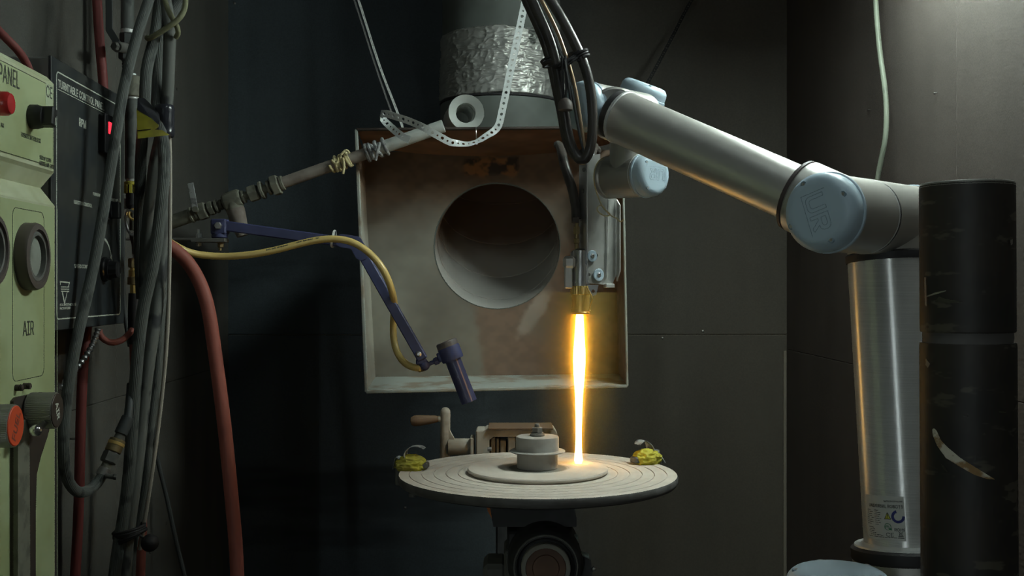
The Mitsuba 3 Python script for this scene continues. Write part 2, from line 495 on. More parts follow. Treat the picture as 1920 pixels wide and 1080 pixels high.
wb = struct('wall_back', label='dark grey sheet-metal wall behind the hood')
for z0, z1 in ((0.0, 1.2034), (1.2050, ZC)):
    part(wb, 'panel', bx((xl(YB) - 0.03, YB, z0), (xr(YB) + 0.03, YB + 0.02, z1), 0.0025), 'mat_wall_back')
part(wb, 'panel_joint', bx((xl(YB), YB + 0.004, 1.19), (xr(YB), YB + 0.03, 1.22), 0.001), 'mat_strip')
for px, py in ((1318, 621), (440, 6), (1242, 634), (760, 952)):
    c = P(px, py, YB); part(wb, 'screw', lathe([(0.0045, 0), (0.004, 0.002), (0.002, 0.003), (0, 0.003)], c, V(0, -1, 0), 12), 'mat_screw')

wl = struct('wall_left', label='grey sheet-metal wall at the left')
def side_panel(y0, y1, z0, z1, xf, N):
    c0, c1 = V(xf(y0), y0, 0), V(xf(y1), y1, 0)
    u = unit(c1 - c0)
    return obox((c0 + c1) / 2 + Z * (z0 + z1) / 2 - N * 0.01, u, Z, N, np.linalg.norm(c1 - c0) / 2 - 0.0003, (z1 - z0) / 2 - 0.0004, 0.01, 0.0012)
for y0, y1 in ((YF, -2.2), (-2.2, 0.1), (0.1, 2.37), (2.37, YB)):
    for z0, z1 in ((0, 1.112), (1.112, ZC)):
        part(wl, 'panel', side_panel(y0, y1, z0, z1, xl, LW_N), 'mat_wall_left')
def onleft(px, py): return onplane(px, py, V(xl(2), 2, 0), LW_N)
def onright(px, py): return onplane(px, py, V(xr(2), 2, 0), RW_N)
for px, py in ((331, 167), (311, 981), (281, 1035), (408, 722)):
    part(wl, 'screw', lathe([(0.004, 0), (0.0035, 0.002), (0, 0.003)], onleft(px, py), LW_N, 10), 'mat_nail')
wr = struct('wall_right', label='brownish grey sheet-metal wall at the right')
for y0, y1 in ((YF, -2.2), (-2.2, 0.1), (0.1, 2.085), (2.085, YB)):
    for z0, z1 in ((0, 1.160), (1.160, ZC)):
        part(wr, 'panel', side_panel(y0, y1, z0, z1, xr, RW_N), 'mat_wall_right')
for px, py in ((1757, 172), (1632, 204)):
    c = onright(px, py)
    part(wr, 'nail', cat(cyl(c - RW_N * 0.004, c + RW_N * 0.005 - Z * 0.003, 0.0012, n=8), ball(c + RW_N * 0.0052 - Z * 0.003, 0.0024, 1)), 'mat_nail')
struct('trim_1', bx((xr(YB) - 0.012, YB - 0.008, 0), (xr(YB) - 0.002, YB - 0.002, 1.155)), 'mat_strip', 'pale corner strip where the back wall meets the right wall')

# lamps (above and behind the frame); all but the first are added light
def lamp(name, c, u, L, rad, label, back=Z):
    t = thing(name, label, 'lamp')
    w = unit(np.cross(u, back))
    part(t, 'housing', obox(c + back * 0.035, u, w, back, L / 2 + 0.03, 0.07, 0.02, 0.004), 'mat_white_ring')
    for s in (-1, 1):
        k = part(t, 'tube', cyl(c - u * L / 2 + w * 0.035 * s, c + u * L / 2 + w * 0.035 * s, 0.013, n=12), 'mat_white_ring', 30)
        scene[k]['emitter'] = {'type': 'area', 'radiance': rgb(rad)}
    for s in (-1, 1):
        part(t, 'end_holder', obox(c + u * (L / 2 + 0.012) * s, u, w, back, 0.01, 0.055, 0.018, 0.002), 'mat_white_ring')
        h = ZC - c[2] - 0.055
        if h > 0.01 and back is Z: part(t, 'hanger', cyl(c + u * L * 0.35 * s + Z * 0.05, c + u * L * 0.35 * s + Z * (0.056 + h), 0.004, n=8), 'mat_steel')
    return t
lamp('fluorescent_lamp', V(0.70, 1.95, 2.16), V(0, 1, 0), 0.6, LAMP_BOOTH, 'twin-tube fluorescent lamp hanging high by the right wall')
lamp('fluorescent_lamp', V(0.30, 0.95, 2.44), V(0, 1, 0), 0.6, ADDED_LAMP_FRONT, 'added unseen twin-tube fluorescent fill lamp on the ceiling over the front of the booth')
lamp('fluorescent_lamp', V(xl(-1.6) + 0.085, -1.6, 1.35), V(0, 0, 1), 1.2, ADDED_LAMP_WALL, 'added twin-tube fluorescent lamp for the column streak, mounted upright on the left wall behind the camera', -X_)
lamp('fluorescent_lamp', V(-0.50, -6.0, 2.38), V(0, 1, 0), 1.2, ADDED_LAMP_HALL, 'added twin-tube fluorescent fill lamp hanging behind the camera')

# ================================================================ EXHAUST HOOD
h_ = thing('exhaust_hood', 'large square sheet-metal exhaust hood with a round hole in its rusty dusty back', 'exhaust hood')
DF, DB = 2.50, 2.685
FTL, FTR, FBR, FBL = P(668, 243, DF), P(1166, 239, DF), P(1176, 724, DF), P(687, 735, DF)
BTL, BTR, BBR, BBL = P(682, 287, DB), P(1150, 283, DB), P(1160, 703, DB), P(704, 709, DB)
def quad_plate(a, b, c, d, t, nu=1, bow=0.0):
    """plate through four corners, t thick towards its normal, optionally bowed"""
    n = unit(np.cross(b - a, d - a))
    us = np.linspace(0, 1, nu + 1)
    lo = [a + (b - a) * u + n * bow * 4 * u * (1 - u) for u in us] + [d + (c - d) * u + n * bow * 4 * u * (1 - u) for u in us]
    v = np.array(lo + [p + n * t for p in lo]); m = nu + 1; f = []
    for i in range(nu):
        f += [[i, m + i, m + i + 1], [i, m + i + 1, i + 1]]
        o = 2 * m
        f += [[o + i, o + m + i + 1, o + m + i], [o + i, o + i + 1, o + m + i + 1]]
        f += [[i, i + 1, o + i + 1], [i, o + i + 1, o + i], [m + i, o + m + i + 1, m + i + 1], [m + i, o + m + i, o + m + i + 1]]
    f += [[0, 2 * m, 3 * m], [0, 3 * m, m], [m - 1, 3 * m - 1 + m, 3 * m - 1], [m - 1, 2 * m - 1, 4 * m - 1]]
    return trimesh.Trimesh(v, f, process=False)
HC, HR = P(932, 461, DB), 0.1545
bp = Polygon([(p[0] - HC[0], p[2] - HC[2]) for p in (BTL, BTR, BBR, BBL)]).buffer(0.002, join_style=2).difference(Point(0, 0).buffer(HR, quad_segs=24))
part(h_, 'back_panel', prism(bp, HC + V(0, 0.003, 0), X_, Z, 0.003), 'mat_hood')
part(h_, 'side_panel', quad_plate(FTL, BTL, BBL, FBL, 0.003), 'mat_hood', False)
part(h_, 'side_panel', quad_plate(BTR, FTR, FBR, BBR, 0.003), 'mat_hood', False)
part(h_, 'bottom_panel', quad_plate(FBL, BBL, BBR, FBR, -0.003), 'mat_lip', False)
# the top sheet sags in the middle of its back edge
us = np.linspace(0, 1, 25)
tf = [FTL + (FTR - FTL) * u for u in us]
tb = [BTL + (BTR - BTL) * u + V(0, 0, 0.020 - 0.030 * (4 * u * (1 - u)) ** 0.8) for u in us]
tv = np.array(tf + tb); tv2 = tv + V(0, 0, 0.003)
tfc = []
for i in range(24):
    tfc += [[i, 25 + i, 26 + i], [i, 26 + i, i + 1], [50 + i, 76 + i, 75 + i], [50 + i, 51 + i, 76 + i], [i, i + 1, 51 + i], [i, 51 + i, 50 + i]]
part(h_, 'top_panel', trimesh.Trimesh(np.vstack([tv, tv2]), tfc, process=False), 'mat_rust', 30, 'rusty brown top sheet')
for a, b, w in ((FTL, FTR, 0.006), (FTR, FBR, 0.005), (FBR, FBL, 0.007), (FBL, FTL, 0.007)):
    part(h_, 'rim', bar(a, b, V(0, 1, 0), 0.014, w, 0.002), 'mat_lip' if a is not FTL else 'mat_brown_metal')
part(h_, 'hole_collar', ring(HC + V(0, 0.010, 0), Y_, HR + 0.0015, HR - 0.0005, 0.022, 64), 'mat_duct')
pin = P(893, 246, 2.488)
part(h_, 'hanger_pin', sweep(spline([pin + V(0, 0.01, 0.004), pin + V(0, -0.012, 0.003), pin + V(0.0005, -0.014, -0.012), P(894, 271, 2.474)], 0.003), 0.0016, 8), 'mat_chrome')
for k in range(5):
    c = FBL + (FBR - FBL) * (0.08 + 0.21 * k)

# ================================================================ EXHAUST DUCT
d_ = thing('exhaust_duct', 'thick round exhaust duct with bands of crinkled foil tape rising behind the hood', 'duct')
DX, DY, DR = -0.029, 2.955, 0.163
BR = DY - (DB + 0.005)
NSEG = 5
for k in range(NSEG):
    a0, a1 = k / NSEG * np.pi / 2, (k + 1) / NSEG * np.pi / 2
    rows = []
    prof_pts = []
    for a in (a0, a1):
        c = V(HC[0] + (DX - HC[0]) * (a / (np.pi / 2)), DB + 0.005 + BR * math.sin(a), HC[2] + BR * (1 - math.cos(a)))
        prof_pts.append((c, V(0, math.cos(a), math.sin(a))))
    vv, n = [], 64
    ang = np.arange(n) / n * 2 * np.pi
    rad = HR + (DR - 0.004 - HR) * (k / NSEG)
    for rr in (rad, rad + 0.003):
        for c, t in prof_pts:
            up = np.cross(X_, t) * -1
            up = V(0, -t[2], t[1])
            vv += list(c + rr * (np.cos(ang)[:, None] * X_ + np.sin(ang)[:, None] * up))
    f = []
    for o in (0, 2 * n):
        for j in range(n):
            q = (j + 1) % n; f += [[o + j, o + q, o + n + q], [o + j, o + n + q, o + n + j]]
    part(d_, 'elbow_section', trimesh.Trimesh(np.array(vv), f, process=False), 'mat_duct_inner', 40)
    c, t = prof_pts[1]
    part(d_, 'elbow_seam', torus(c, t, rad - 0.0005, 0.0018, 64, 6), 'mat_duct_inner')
ztop = HC[2] + BR
part(d_, 'collar', pipe_shell((DX, DY, ztop - 0.005), (DX, DY, 1.842), DR + 0.001, DR - 0.003, 72), 'mat_duct')
part(d_, 'collar_bead', torus((DX, DY, 1.846), Z, DR + 0.0005, 0.0035, 72, 8), 'mat_rubber')
part(d_, 'upper_pipe', pipe_shell((DX, DY, 1.85), (DX, DY, ZC), DR - 0.004, DR - 0.007, 72), 'mat_duct')
def foil(z0, z1, r0, seed):
    nz, na = 36, 420
    th = np.arange(na) / na * 2 * np.pi
    zz = np.linspace(0, 1, nz)
    TH, ZZ = np.meshgrid(th, zz)
    wav = 0.006 * (meshkit.noise(np.stack([np.cos(TH) * 3, np.sin(TH) * 3, ZZ * 0], -1), seed + 3) - 0.5)
    z = z0 + (z1 - z0) * ZZ + wav
    q = np.stack([np.cos(TH) * DR, np.sin(TH) * DR, z], -1)
    a = np.abs(meshkit.fbm(q * 22, 3, seed) - 0.5) * 2
    b = np.abs(meshkit.noise(q * [90, 90, 40], seed + 1) - 0.5) * 2
    c = np.abs(meshkit.noise(q * [30, 30, 150], seed + 2) - 0.5) * 2
    e_ = np.abs(meshkit.fbm(q * [38, 38, 30] + 9, 2, seed + 5) - 0.5) * 2
    r = r0 + 0.0014 * (1 - a) ** 5 + 0.0007 * (1 - b) ** 4 + 0.0022 * (1 - c) ** 8 + 0.0022 * (1 - e_) ** 9
    r[0] -= 0.004; r[-1] -= 0.006
    v = np.stack([DX + np.cos(TH) * r, DY + np.sin(TH) * r, z], -1).reshape(-1, 3)
    i, j = np.meshgrid(np.arange(nz - 1), np.arange(na), indexing='ij'); k = (j + 1) % na
    f = np.vstack([np.stack([i * na + j, i * na + k, (i + 1) * na + k], -1).reshape(-1, 3), np.stack([i * na + j, (i + 1) * na + k, (i + 1) * na + j], -1).reshape(-1, 3)])
    return trimesh.Trimesh(v, f, process=False)
for k, (z0, z1, r0) in enumerate(((1.850, 1.915, DR + 0.001), (1.905, 1.966, DR), (1.958, 2.022, DR - 0.002))):
    part(d_, 'foil_tape', foil(z0, z1, r0, 11 * k), 'mat_foil', 38)
pc = P(1000, 172 / 3 + 10, 2.79)

# ================================================================ PERFORATED STRAPS
def strap(rows, width, hole, pitch, thick=0.0009):
    """rows: (px, py, depth, nx, ny, nz): a perforated band; holes are cut through, big and small in turn."""
    ctl = PP(rows); nrm = np.array([unit(r[3:6]) for r in rows])
    s = np.r_[0, np.cumsum(np.linalg.norm(np.diff(ctl, axis=0), axis=1))]
    sc = s ** 1.0
    cs, cn = CubicSpline(sc, ctl), CubicSpline(sc, nrm)
    from scipy.interpolate import PchipInterpolator
    cs, cn = PchipInterpolator(sc, ctl), PchipInterpolator(sc, nrm)
    L = s[-1]
    poly = sbox(0, -width / 2, L, width / 2)
    holes = [Point(x, 0).buffer(hole if i % 2 else hole * 0.62, quad_segs=3) for i, x in enumerate(np.arange(pitch, L - pitch * 0.6, pitch))]
    from shapely import union_all
    poly = poly.difference(union_all(holes))
    pieces = []
    step = pitch / 2
    for x in np.arange(0, L, step):
        g = poly.intersection(sbox(x, -width, min(x + step, L), width))
        for q in getattr(g, 'geoms', [g]):
            if q.geom_type == 'Polygon' and q.area > 1e-9: pieces.append(trimesh.creation.extrude_polygon(q, thick, engine='earcut'))
    m = trimesh.util.concatenate(pieces)
    x = np.clip(m.vertices[:, 0], 0, L)
    p, t = cs(x), cs(np.clip(x + 0.002, 0, L)) - cs(np.clip(x - 0.002, 0, L))
    t /= np.linalg.norm(t, axis=1, keepdims=True)
    n = cn(x); n -= t * (n * t).sum(1, keepdims=True); n /= np.linalg.norm(n, axis=1, keepdims=True)
    w = np.cross(n, t)
    m.vertices = p + w * m.vertices[:, 1:2] + n * m.vertices[:, 2:3]
    return m
single('perforated_strap', strap([(1004, -110, 2.47, 0, -1, 0), (985, 0, 2.46, 0, -1, 0), (962, 110, 2.46, 0, -1, 0), (940, 215, 2.46, 0, -1, 0), (936, 232, 2.46, 0, -1, 0), (930, 242, 2.46, 0.1, -1, 0.1), (912, 255, 2.45, -0.1, -0.9, 0.5),
        (893, 266, 2.44, 0, -0.55, 0.8), (873, 270.5, 2.43, 0, -0.75, 0.62), (850, 268, 2.42, 0, -0.95, 0.2), (826, 257, 2.42, 0, -1, -0.1), (800, 242, 2.42, 0, -1, -0.35), (770, 228, 2.43, 0, -0.9, -0.45), (740, 218, 2.44, -0.1, -0.9, -0.4), (722, 213, 2.45, -0.5, -0.8, -0.2),
        (714, 213.5, 2.46, -1, -0.1, 0.2), (718, 222, 2.475, -0.3, 0.9, -0.2), (735, 240, 2.455, 0, 1, 0), (752, 254, 2.432, 0, 1, 0.1), (768, 263, 2.425, 0, 1, 0.3)], 0.0165, 0.0034, 0.0125), 'mat_galv',
       'bright galvanized perforated strap hanging in front of the duct and looped around the pipe', 'metal strap', 'perforated hanger straps')
labels['perforated_strap'].pop('group')
k2 = thing('perforated_strap', 'thin perforated strap seen edge-on, slanting down to the upper left corner of the hood', 'metal strap')
part(k2, 'strap', strap([(652, -60, 2.6, 0.3, -1, 0), (672, 0, 2.6, 0.3, -1, 0), (714, 130, 2.57, 0.3, -1, 0), (744, 208, 2.55, 0.3, -1, 0), (756, 242, 2.53, 0.2, -1, 0)], 0.0058, 0.0012, 0.010), 'mat_pvc')
part(k2, 'strap', strap([(643, -60, 2.66, 0.3, -1, 0), (664, 0, 2.66, 0.3, -1, 0), (706, 130, 2.66, 0.3, -1, 0), (738, 222, 2.66, 0.3, -1, 0)], 0.0045, 0.0009, 0.010), 'mat_galv_dark')
single('perforated_strap', strap([(1335, -60, 3.3, 0, -1, 0), (1297, 0, 3.3, 0, -1, 0), (1256, 78, 3.2, 0, -1, 0), (1213, 158, 3.1, 0, -1, 0)], 0.010, 0.0030, 0.010), 'mat_strap_black',
       'black perforated strap slanting down behind the white robot wrist at the right', 'metal strap')

# grey plastic ring lying on the hood
rg = thing('pipe_coupling', 'short grey plastic pipe coupling lying on top of the hood', 'pipe coupling')
c1 = P(874, 211, 2.56); ax = unit(V(-0.16, 1, 0.0))
rb = 0.0425
part(rg, 'body', lathe([(0.0235, 0.006), (rb - 0.008, 0), (rb - 0.0008, -0.004), (rb, 0.0), (rb, 0.006), (rb - 0.0015, 0.010), (rb - 0.0015, 0.13), (rb - 0.004, 0.132), (0.0245, 0.132), (0.0235, 0.006)], c1, ax, 64), 'mat_pvc')
part(rg, 'inner_sleeve', pipe_shell(c1 + ax * 0.03, c1 + ax * 0.125, 0.0238, 0.0205, 48), 'mat_pvc')

# ================================================================ SPRAY PIPE LINE
pl = thing('pipe_line', 'slanting dusty pipe line with valve and fittings running from the left wall to the hood', 'pipe')
PA, PB = P(318, 418, 2.47), P(832, 236, 2.462)
PD = unit(PB - PA)
def along(px):
    """point on the pipe line seen at this column of the photograph"""
    a, b = 0.0, 1.0
    for _ in range(40):
        m = (a + b) / 2; q = PA + (PB - PA) * m
        if 960 + q[0] / q[1] * FOC < px: a = m
        else: b = m
    return PA + (PB - PA) * a
r0 = R(11.5, 2.5)
part(pl, 'pipe', cyl(along(318), along(372), R(13, 2.5), n=24), 'mat_fitting')
part(pl, 'pipe', cyl(along(520), along(700), R(11, 2.5), n=24), 'mat_pipe_dusty', 30, 'dusty pinkish pipe')
part(pl, 'pipe', cyl(along(690), along(832), R(12, 2.5), n=24), 'mat_pvc', 30, 'grey plastic pipe end')
part(pl, 'pipe', cyl(along(380), along(530), R(8, 2.5), n=20), 'mat_fitting')
def fit(a, b, rp, m='mat_fitting', hexa=False, name='fitting'):
    A, B = along(a), along(b)
    part(pl, name, hexnut((A + B) / 2, B - A, R(rp, 2.5), np.linalg.norm(B - A)) if hexa else cyl(A, B, R(rp, 2.5), n=24), m)
for a, b, rp, hx in ((357, 362, 15, 0), (366, 371, 14, 0), (371, 388, 17, 1), (391, 401, 14, 1), (404, 409, 13, 0), (412, 418, 10, 0), (455, 459, 13, 1), (466, 484, 16, 1), (488, 494, 17, 0), (502, 507, 14, 0), (510, 524, 20, 1), (526, 532, 14, 0)):
    fit(a, b, rp, hexa=bool(hx), name='hex_fitting' if hx else 'fitting')
fit(415, 419, 8.5, 'mat_brass_dull')
lv = along(372)
lk = part(pl, 'lever', bar(lv + V(0, -0.024, 0.006), P(357, 343, 2.445), V(1, 0, 0), 0.013, 0.003), 'mat_tape_grey', 30, 'flat valve lever')
part(pl, 'valve_stem', cyl(lv, lv + V(0, -0.028, 0.006), 0.007, n=16), 'mat_fitting')
tc = along(436)
part(pl, 'tee_body', cat(hexnut(tc, PD, R(18, 2.5), R(34, 2.5), 8), cyl(tc, P(441, 392, 2.47), R(17, 2.5), n=28)), 'mat_fitting')
part(pl, 'filter_bowl', lathe([(0, 0), (R(15, 2.5), 0), (R(17, 2.5), 0.006), (R(13.5, 2.5), 0.055), (R(11, 2.5), 0.068), (0, 0.070)], P(440, 388, 2.47), P(457, 448, 2.47) - P(440, 388, 2.47), 32), 'mat_pipe_dusty')
part(pl, 'drain_screw', cyl(P(456, 425, 2.47), P(460, 437, 2.47), R(4, 2.5), n=12), 'mat_fitting')
def wrap(c, axis, r, L, turns, rt, seed, thick=0.5):
    g = np.random.default_rng(seed); x, y, a = basis(axis)
    th = np.linspace(0, turns * 2 * np.pi, turns * 18)
    s = (np.linspace(0, 1, len(th)) - 0.5) * L + np.interp(th, np.linspace(0, th[-1], turns * 3), g.uniform(-1, 1, turns * 3)) * L * 0.18
    rr = r + np.interp(th, np.linspace(0, th[-1], turns * 5), g.uniform(0, 1, turns * 5)) * rt * 1.2
    return sweep(np.asarray(c) + s[:, None] * a + rr[:, None] * (np.cos(th)[:, None] * x + np.sin(th)[:, None] * y), rt, 8)
part(pl, 'cloth_tie', wrap(along(641), PD, R(11, 2.5), R(34, 2.5), 7, 0.0035, 3), 'mat_rag', 30, 'yellowish rag tied round the pipe')
for q in ([(643, 296), (645, 310), (643, 326)], [(640, 290), (650, 282), (655, 288)], [(622, 300), (630, 306), (634, 300)]):
    part(pl, 'cloth_end', sweep(spline(PP([(a, b, 2.445) for a, b in q]), 0.004), 0.0028, 8), 'mat_rag')
part(pl, 'tape_wrap', wrap(along(704), PD, R(12, 2.5), R(40, 2.5), 6, 0.0042, 5), 'mat_tape_grey', 30, 'crumpled grey tape wrapping')
part(pl, 'tape_end', sweep(spline(PP([(712, 268, 2.44), (708, 284, 2.435), (704, 300, 2.44)]), 0.004), [0.004] * 3 + [0.003] * 50 if False else 0.0035, 8), 'mat_tape_grey')

# ================================================================ BLUE SWING ARM
ar = thing('nozzle_arm', 'blue painted jointed arm holding an air nozzle in front of the hood', 'jointed arm')
D = 2.30
part(ar, 'clevis', cat(bx(P(398, 440, D) - V(0, 0.016, 0), P(427, 411, D) + V(0, 0.016, 0), 0.003), cyl(P(412, 446, D), P(412, 437, D), R(15, D), n=28)), 'mat_blue')
part(ar, 'bolt', hexnut(P(409, 423, D - 0.020), Y_, R(7, D), 0.010), 'mat_steel')
part(ar, 'upper_bar', bar(P(418, 423, D), P(672, 458, D), Z, R(19, D), 0.022, 0.002), 'mat_blue')
part(ar, 'elbow_plate', prism(LineString([(0, 0), (0.027, -0.004), (0.040, -0.027)]).buffer(0.014), P(644, 452, D) + V(0, -0.006, 0), X_, Z, 0.012), 'mat_blue')
part(ar, 'lower_bar', bar(P(672, 462, D - 0.002), P(793, 674, D - 0.002), V(1, 0, 0.5), R(19, D), 0.020, 0.002), 'mat_blue')
part(ar, 'bolt', lathe([(0.0065, 0), (0.006, 0.003), (0.003, 0.005), (0, 0.005)], P(785, 664, D - 0.012), V(0, -1, 0), 16), 'mat_steel')
part(ar, 'end_joint', cat(bx(P(780, 684, D) - V(0, 0.009, 0), P(800, 672, D) + V(0, 0.009, 0), 0.003), ball(P(796, 685, D), R(10, D))), 'mat_blue')
part(ar, 'link_rod', cyl(P(798, 685, D), P(832, 671, D), R(4, D), n=14), 'mat_blue')
part(ar, 'lock_nut', hexnut(P(818, 677, D), P(832, 671, D) - P(798, 685, D), R(8, D), 0.010), 'mat_blue')
nd = unit(P(880, 755, D) - P(846, 668, D))
nx_ = unit(np.cross(nd, Y_))
part(ar, 'clamp', cat(lathe([(0, 0), (R(20, D), 0), (R(21, D), 0.002), (R(21, D), 0.028), (R(20, D), 0.030), (0, 0.030)], P(840, 650, D), nd, 36), obox(P(830, 668, D), nx_, nd, Y_, 0.011, 0.010, 0.008, 0.002)), 'mat_blue')
part(ar, 'nozzle_cap', lathe([(0, -0.012), (R(19, D), -0.012), (R(20.5, D), -0.009), (R(20.5, D), 0.0), (0, 0.0)], P(840, 650, D), nd, 36), 'mat_blue_brown', 30, 'brown cap on the nozzle')
part(ar, 'barrel', lathe([(0, 0), (R(15, D), 0), (R(15, D), 0.098), (R(13, D), 0.098), (R(12, D), 0.08), (0, 0.08)], P(848, 672, D), nd, 36), 'mat_blue_gloss')
zt = wrap(P(625, 448, D), P(672, 455, D) - P(560, 444, D), R(15, D), 0.006, 2, 0.0016, 4)
part(ar, 'zip_tie', zt, 'mat_zip_tie', 30, 'white zip tie')

br = thing('mounting_bracket', 'flat dark steel bracket with bolts carrying the blue jointed arm', 'bracket')
part(br, 'bar', bx(P(290, 451, D) - V(0, 0.018, 0), P(383, 446.5, D) + V(0, 0.018, 0), 0.0008), 'mat_machine_grey')
part(br, 'bar', bx(P(362, 454.5, D) - V(0, 0.018, 0), P(425, 447.5, D) + V(0, 0.018, 0), 0.0008), 'mat_machine_grey')
part(br, 'bolt', cat(cyl(P(372, 462, D), P(372, 430, D), R(3, D), n=12), hexnut(P(373, 442, D), Z, R(6, D), R(9, D)), hexnut(P(373, 458, D), Z, R(5, D), R(6, D))), 'mat_galv')
part(br, 'bolt', cat(cyl(P(413, 470, D), P(413, 440, D), R(3, D), n=12), hexnut(P(414, 460, D), Z, R(6, D), R(8, D)), cyl(P(413, 455.5, D), P(413, 453.5, D), R(9, D), n=20)), 'mat_brass_dull')
q0 = onleft(262, 449)
part(br, 'wall_plate', bar(V(xl(D - 0.03) + 0.002, D - 0.03, P(0, 449, D)[2]) , V(xl(D + 0.03) + 0.002, D + 0.03, P(0, 449, D)[2]), Z, 0.06, 0.004), 'mat_machine_grey')
part(br, 'bar', bx(V(xl(D) + 0.001, D - 0.018, P(0, 450.5, D)[2]), V(P(300, 449, D)[0], D + 0.018, P(0, 447, D)[2]), 0.0008), 'mat_machine_grey')

yh_rows = [(296, 446, 2.16), (325, 458, 2.2), (352, 472, 2.22), (400, 480, 2.245), (455, 479, 2.25), (520, 468, 2.255), (580, 453, 2.26), (625, 448, 2.262), (662, 455, 2.262), (695, 477, 2.262), (722, 512, 2.262), (736, 550, 2.275), (739, 575, 2.315), (737.5, 605, 2.345), (739, 640, 2.345), (750, 670, 2.33), (768, 686, 2.31), (790, 690, 2.30)]
yh = thing('braided_hose', 'translucent yellow braided hose tied along the blue jointed arm', 'hose')
yp = spline(PP(yh_rows), 0.005)
part(yh, 'tube', sweep(yp, R(6.6, 2.25) * (1 + 0.018 * (np.arange(len(yp)) % 2)), 16), 'mat_yellow_hose', True)
# faint print along the hose: small dark dashes on its upper side
ydash = []
i0 = int(np.argmin(np.abs(960 + yp[:, 0] / yp[:, 1] * FOC - 500))); i1 = int(np.argmin(np.abs(960 + yp[:, 0] / yp[:, 1] * FOC - 600)))
dense = spline(yp[i0:i1 + 1], 0.0022)
for i in range(0, len(dense) - 1):
    if rng.random() < 0.78 and (i // 7) % 4 != 3:
        a = unit(dense[i + 1] - dense[i]); nn = unit(V(0.0, -0.85, 0.52) - a * np.dot(V(0, -0.85, 0.52), a))
        ydash.append(obox(dense[i] + nn * R(6.7, 2.25), a, np.cross(nn, a), nn, 0.0008, 0.0018 * rng.uniform(0.6, 1), 0.0003, 0.0001))
part(yh, 'print', trimesh.util.concatenate(ydash), 'mat_print', False)
part(yh, 'end_fitting', cyl(P(784, 691, 2.305), P(797, 687, 2.30), R(8, D), n=20), 'mat_brass_dull')

# ================================================================ TURNTABLE
t_ = thing('turntable', 'large round dust-covered turntable plate with concentric grooves on a dark geared stand', 'turntable')
TR = 0.261
prof = [(0, -0.019), (TR - 0.012, -0.019), (TR - 0.003, -0.016), (TR, -0.011), (TR, -0.003), (TR - 0.002, 0)]
for g in (0.240, 0.2170, 0.1945, 0.1715, 0.1495):
    prof += [(g + 0.0010, 0), (g + 0.0005, -0.0016), (g - 0.0005, -0.0016), (g - 0.0010, 0)]
prof += [(0.09, 0), (0, 0)]
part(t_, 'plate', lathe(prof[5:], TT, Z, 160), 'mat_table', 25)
part(t_, 'plate_edge', lathe(prof[:6], TT, Z, 160), 'mat_table_side', 40, 'dark edge of the plate')
part(t_, 'spindle', cyl(TT + V(0, 0, -0.05), TT + V(0, 0, -0.019), 0.06, n=40), 'mat_machine')
DT = 1.98
part(t_, 'bearing_block', trimesh.convex.convex_hull(np.vstack([PP([(918, 946, DT - 0.06), (1075, 946, DT - 0.06), (1081, 972, DT - 0.06), (1081, 988, DT - 0.06), (925, 988, DT - 0.06)]), PP([(930, 950, DT + 0.12), (1068, 950, DT + 0.12), (1068, 985, DT + 0.12), (930, 985, DT + 0.12)])])), 'mat_machine')
part(t_, 'neck', bx(P(951, 1040, DT) - V(0, 0.05, 0), P(1062, 986, DT) + V(0, 0.06, 0), 0.004), 'mat_machine')
GC = P(1023, 1062, 1.86)
part(t_, 'gear_housing', lathe([(0, 0.15), (R(66, 1.9), 0.15), (R(70, 1.9), 0.14), (R(70, 1.9), 0.02), (R(66, 1.9), 0.004), (R(62, 1.9), 0), (R(60, 1.9), -0.004), (R(54, 1.9), -0.006), (R(50, 1.9), 0.004), (R(46, 1.9), 0.006), (0, 0.006)][::-1], GC, Y_, 64), 'mat_machine')
part(t_, 'housing_ring', ring(GC + V(0, -0.001, 0), Y_, R(60.5, 1.87), R(57.5, 1.87), 0.012, 64), 'mat_machine_grey')
part(t_, 'collar', ring(GC + V(0, -0.006, 0), Y_, R(46, 1.86), R(38, 1.86), 0.02, 56), 'mat_machine_ring', 30, 'pale ring round the brown hub')
part(t_, 'hub', lathe([(0, -0.014), (R(24, 1.86), -0.014), (R(25, 1.86), -0.011), (R(25.5, 1.86), -0.012), (R(37, 1.86), -0.012), (R(38.5, 1.86), -0.009), (R(38.5, 1.86), 0.01), (0, 0.01)], GC, Y_, 48), 'mat_brown_disc', 30, 'brown round hub')
part(t_, 'gearbox', bx(P(966, 1140, 1.93) - V(0, 0.03, 0), P(1065, 1001, 1.93) + V(0, 0.1, 0), 0.004), 'mat_machine_grey')
part(t_, 'gearbox', bx(P(945, 1140, 1.93) - V(0, 0.02, 0), P(975, 1030, 1.93) + V(0, 0.08, 0), 0.004), 'mat_machine_grey')
part(t_, 'motor', bx(P(906, 1140, 1.95) - V(0, 0.03, 0), P(950, 1051, 1.95) + V(0, 0.06, 0), 0.008), 'mat_machine_grey')
part(t_, 'tilt_arm', trimesh.convex.convex_hull(np.vstack([PP([(1078, 1036, 1.9), (1108, 1050, 1.9), (1116, 1140, 1.9), (1075, 1140, 1.9)]), PP([(1078, 1036, 1.96), (1108, 1050, 1.96), (1116, 1140, 1.96), (1075, 1140, 1.96)])])), 'mat_machine')
part(t_, 'clip', cat(bar(P(1067, 1010, 1.93), P(1072, 1033, 1.93), V(1, 0, 0), R(13, 1.93), 0.02), bar(P(1063, 1003, 1.93), P(1083, 1008, 1.93), Z, R(7, 1.93), 0.02), bar(P(1081, 1007, 1.93), P(1081, 1034, 1.93), V(1, 0, 0), R(6, 1.93), 0.02), bar(P(1074, 1033, 1.92), P(1104, 1044, 1.92), Z, R(7, 1.92), 0.02)), 'mat_clip_green', 30, 'pale green clip')
part(t_, 'bolt', ball(P(1113, 1067, 1.88), R(5, 1.88), 2), 'mat_steel')
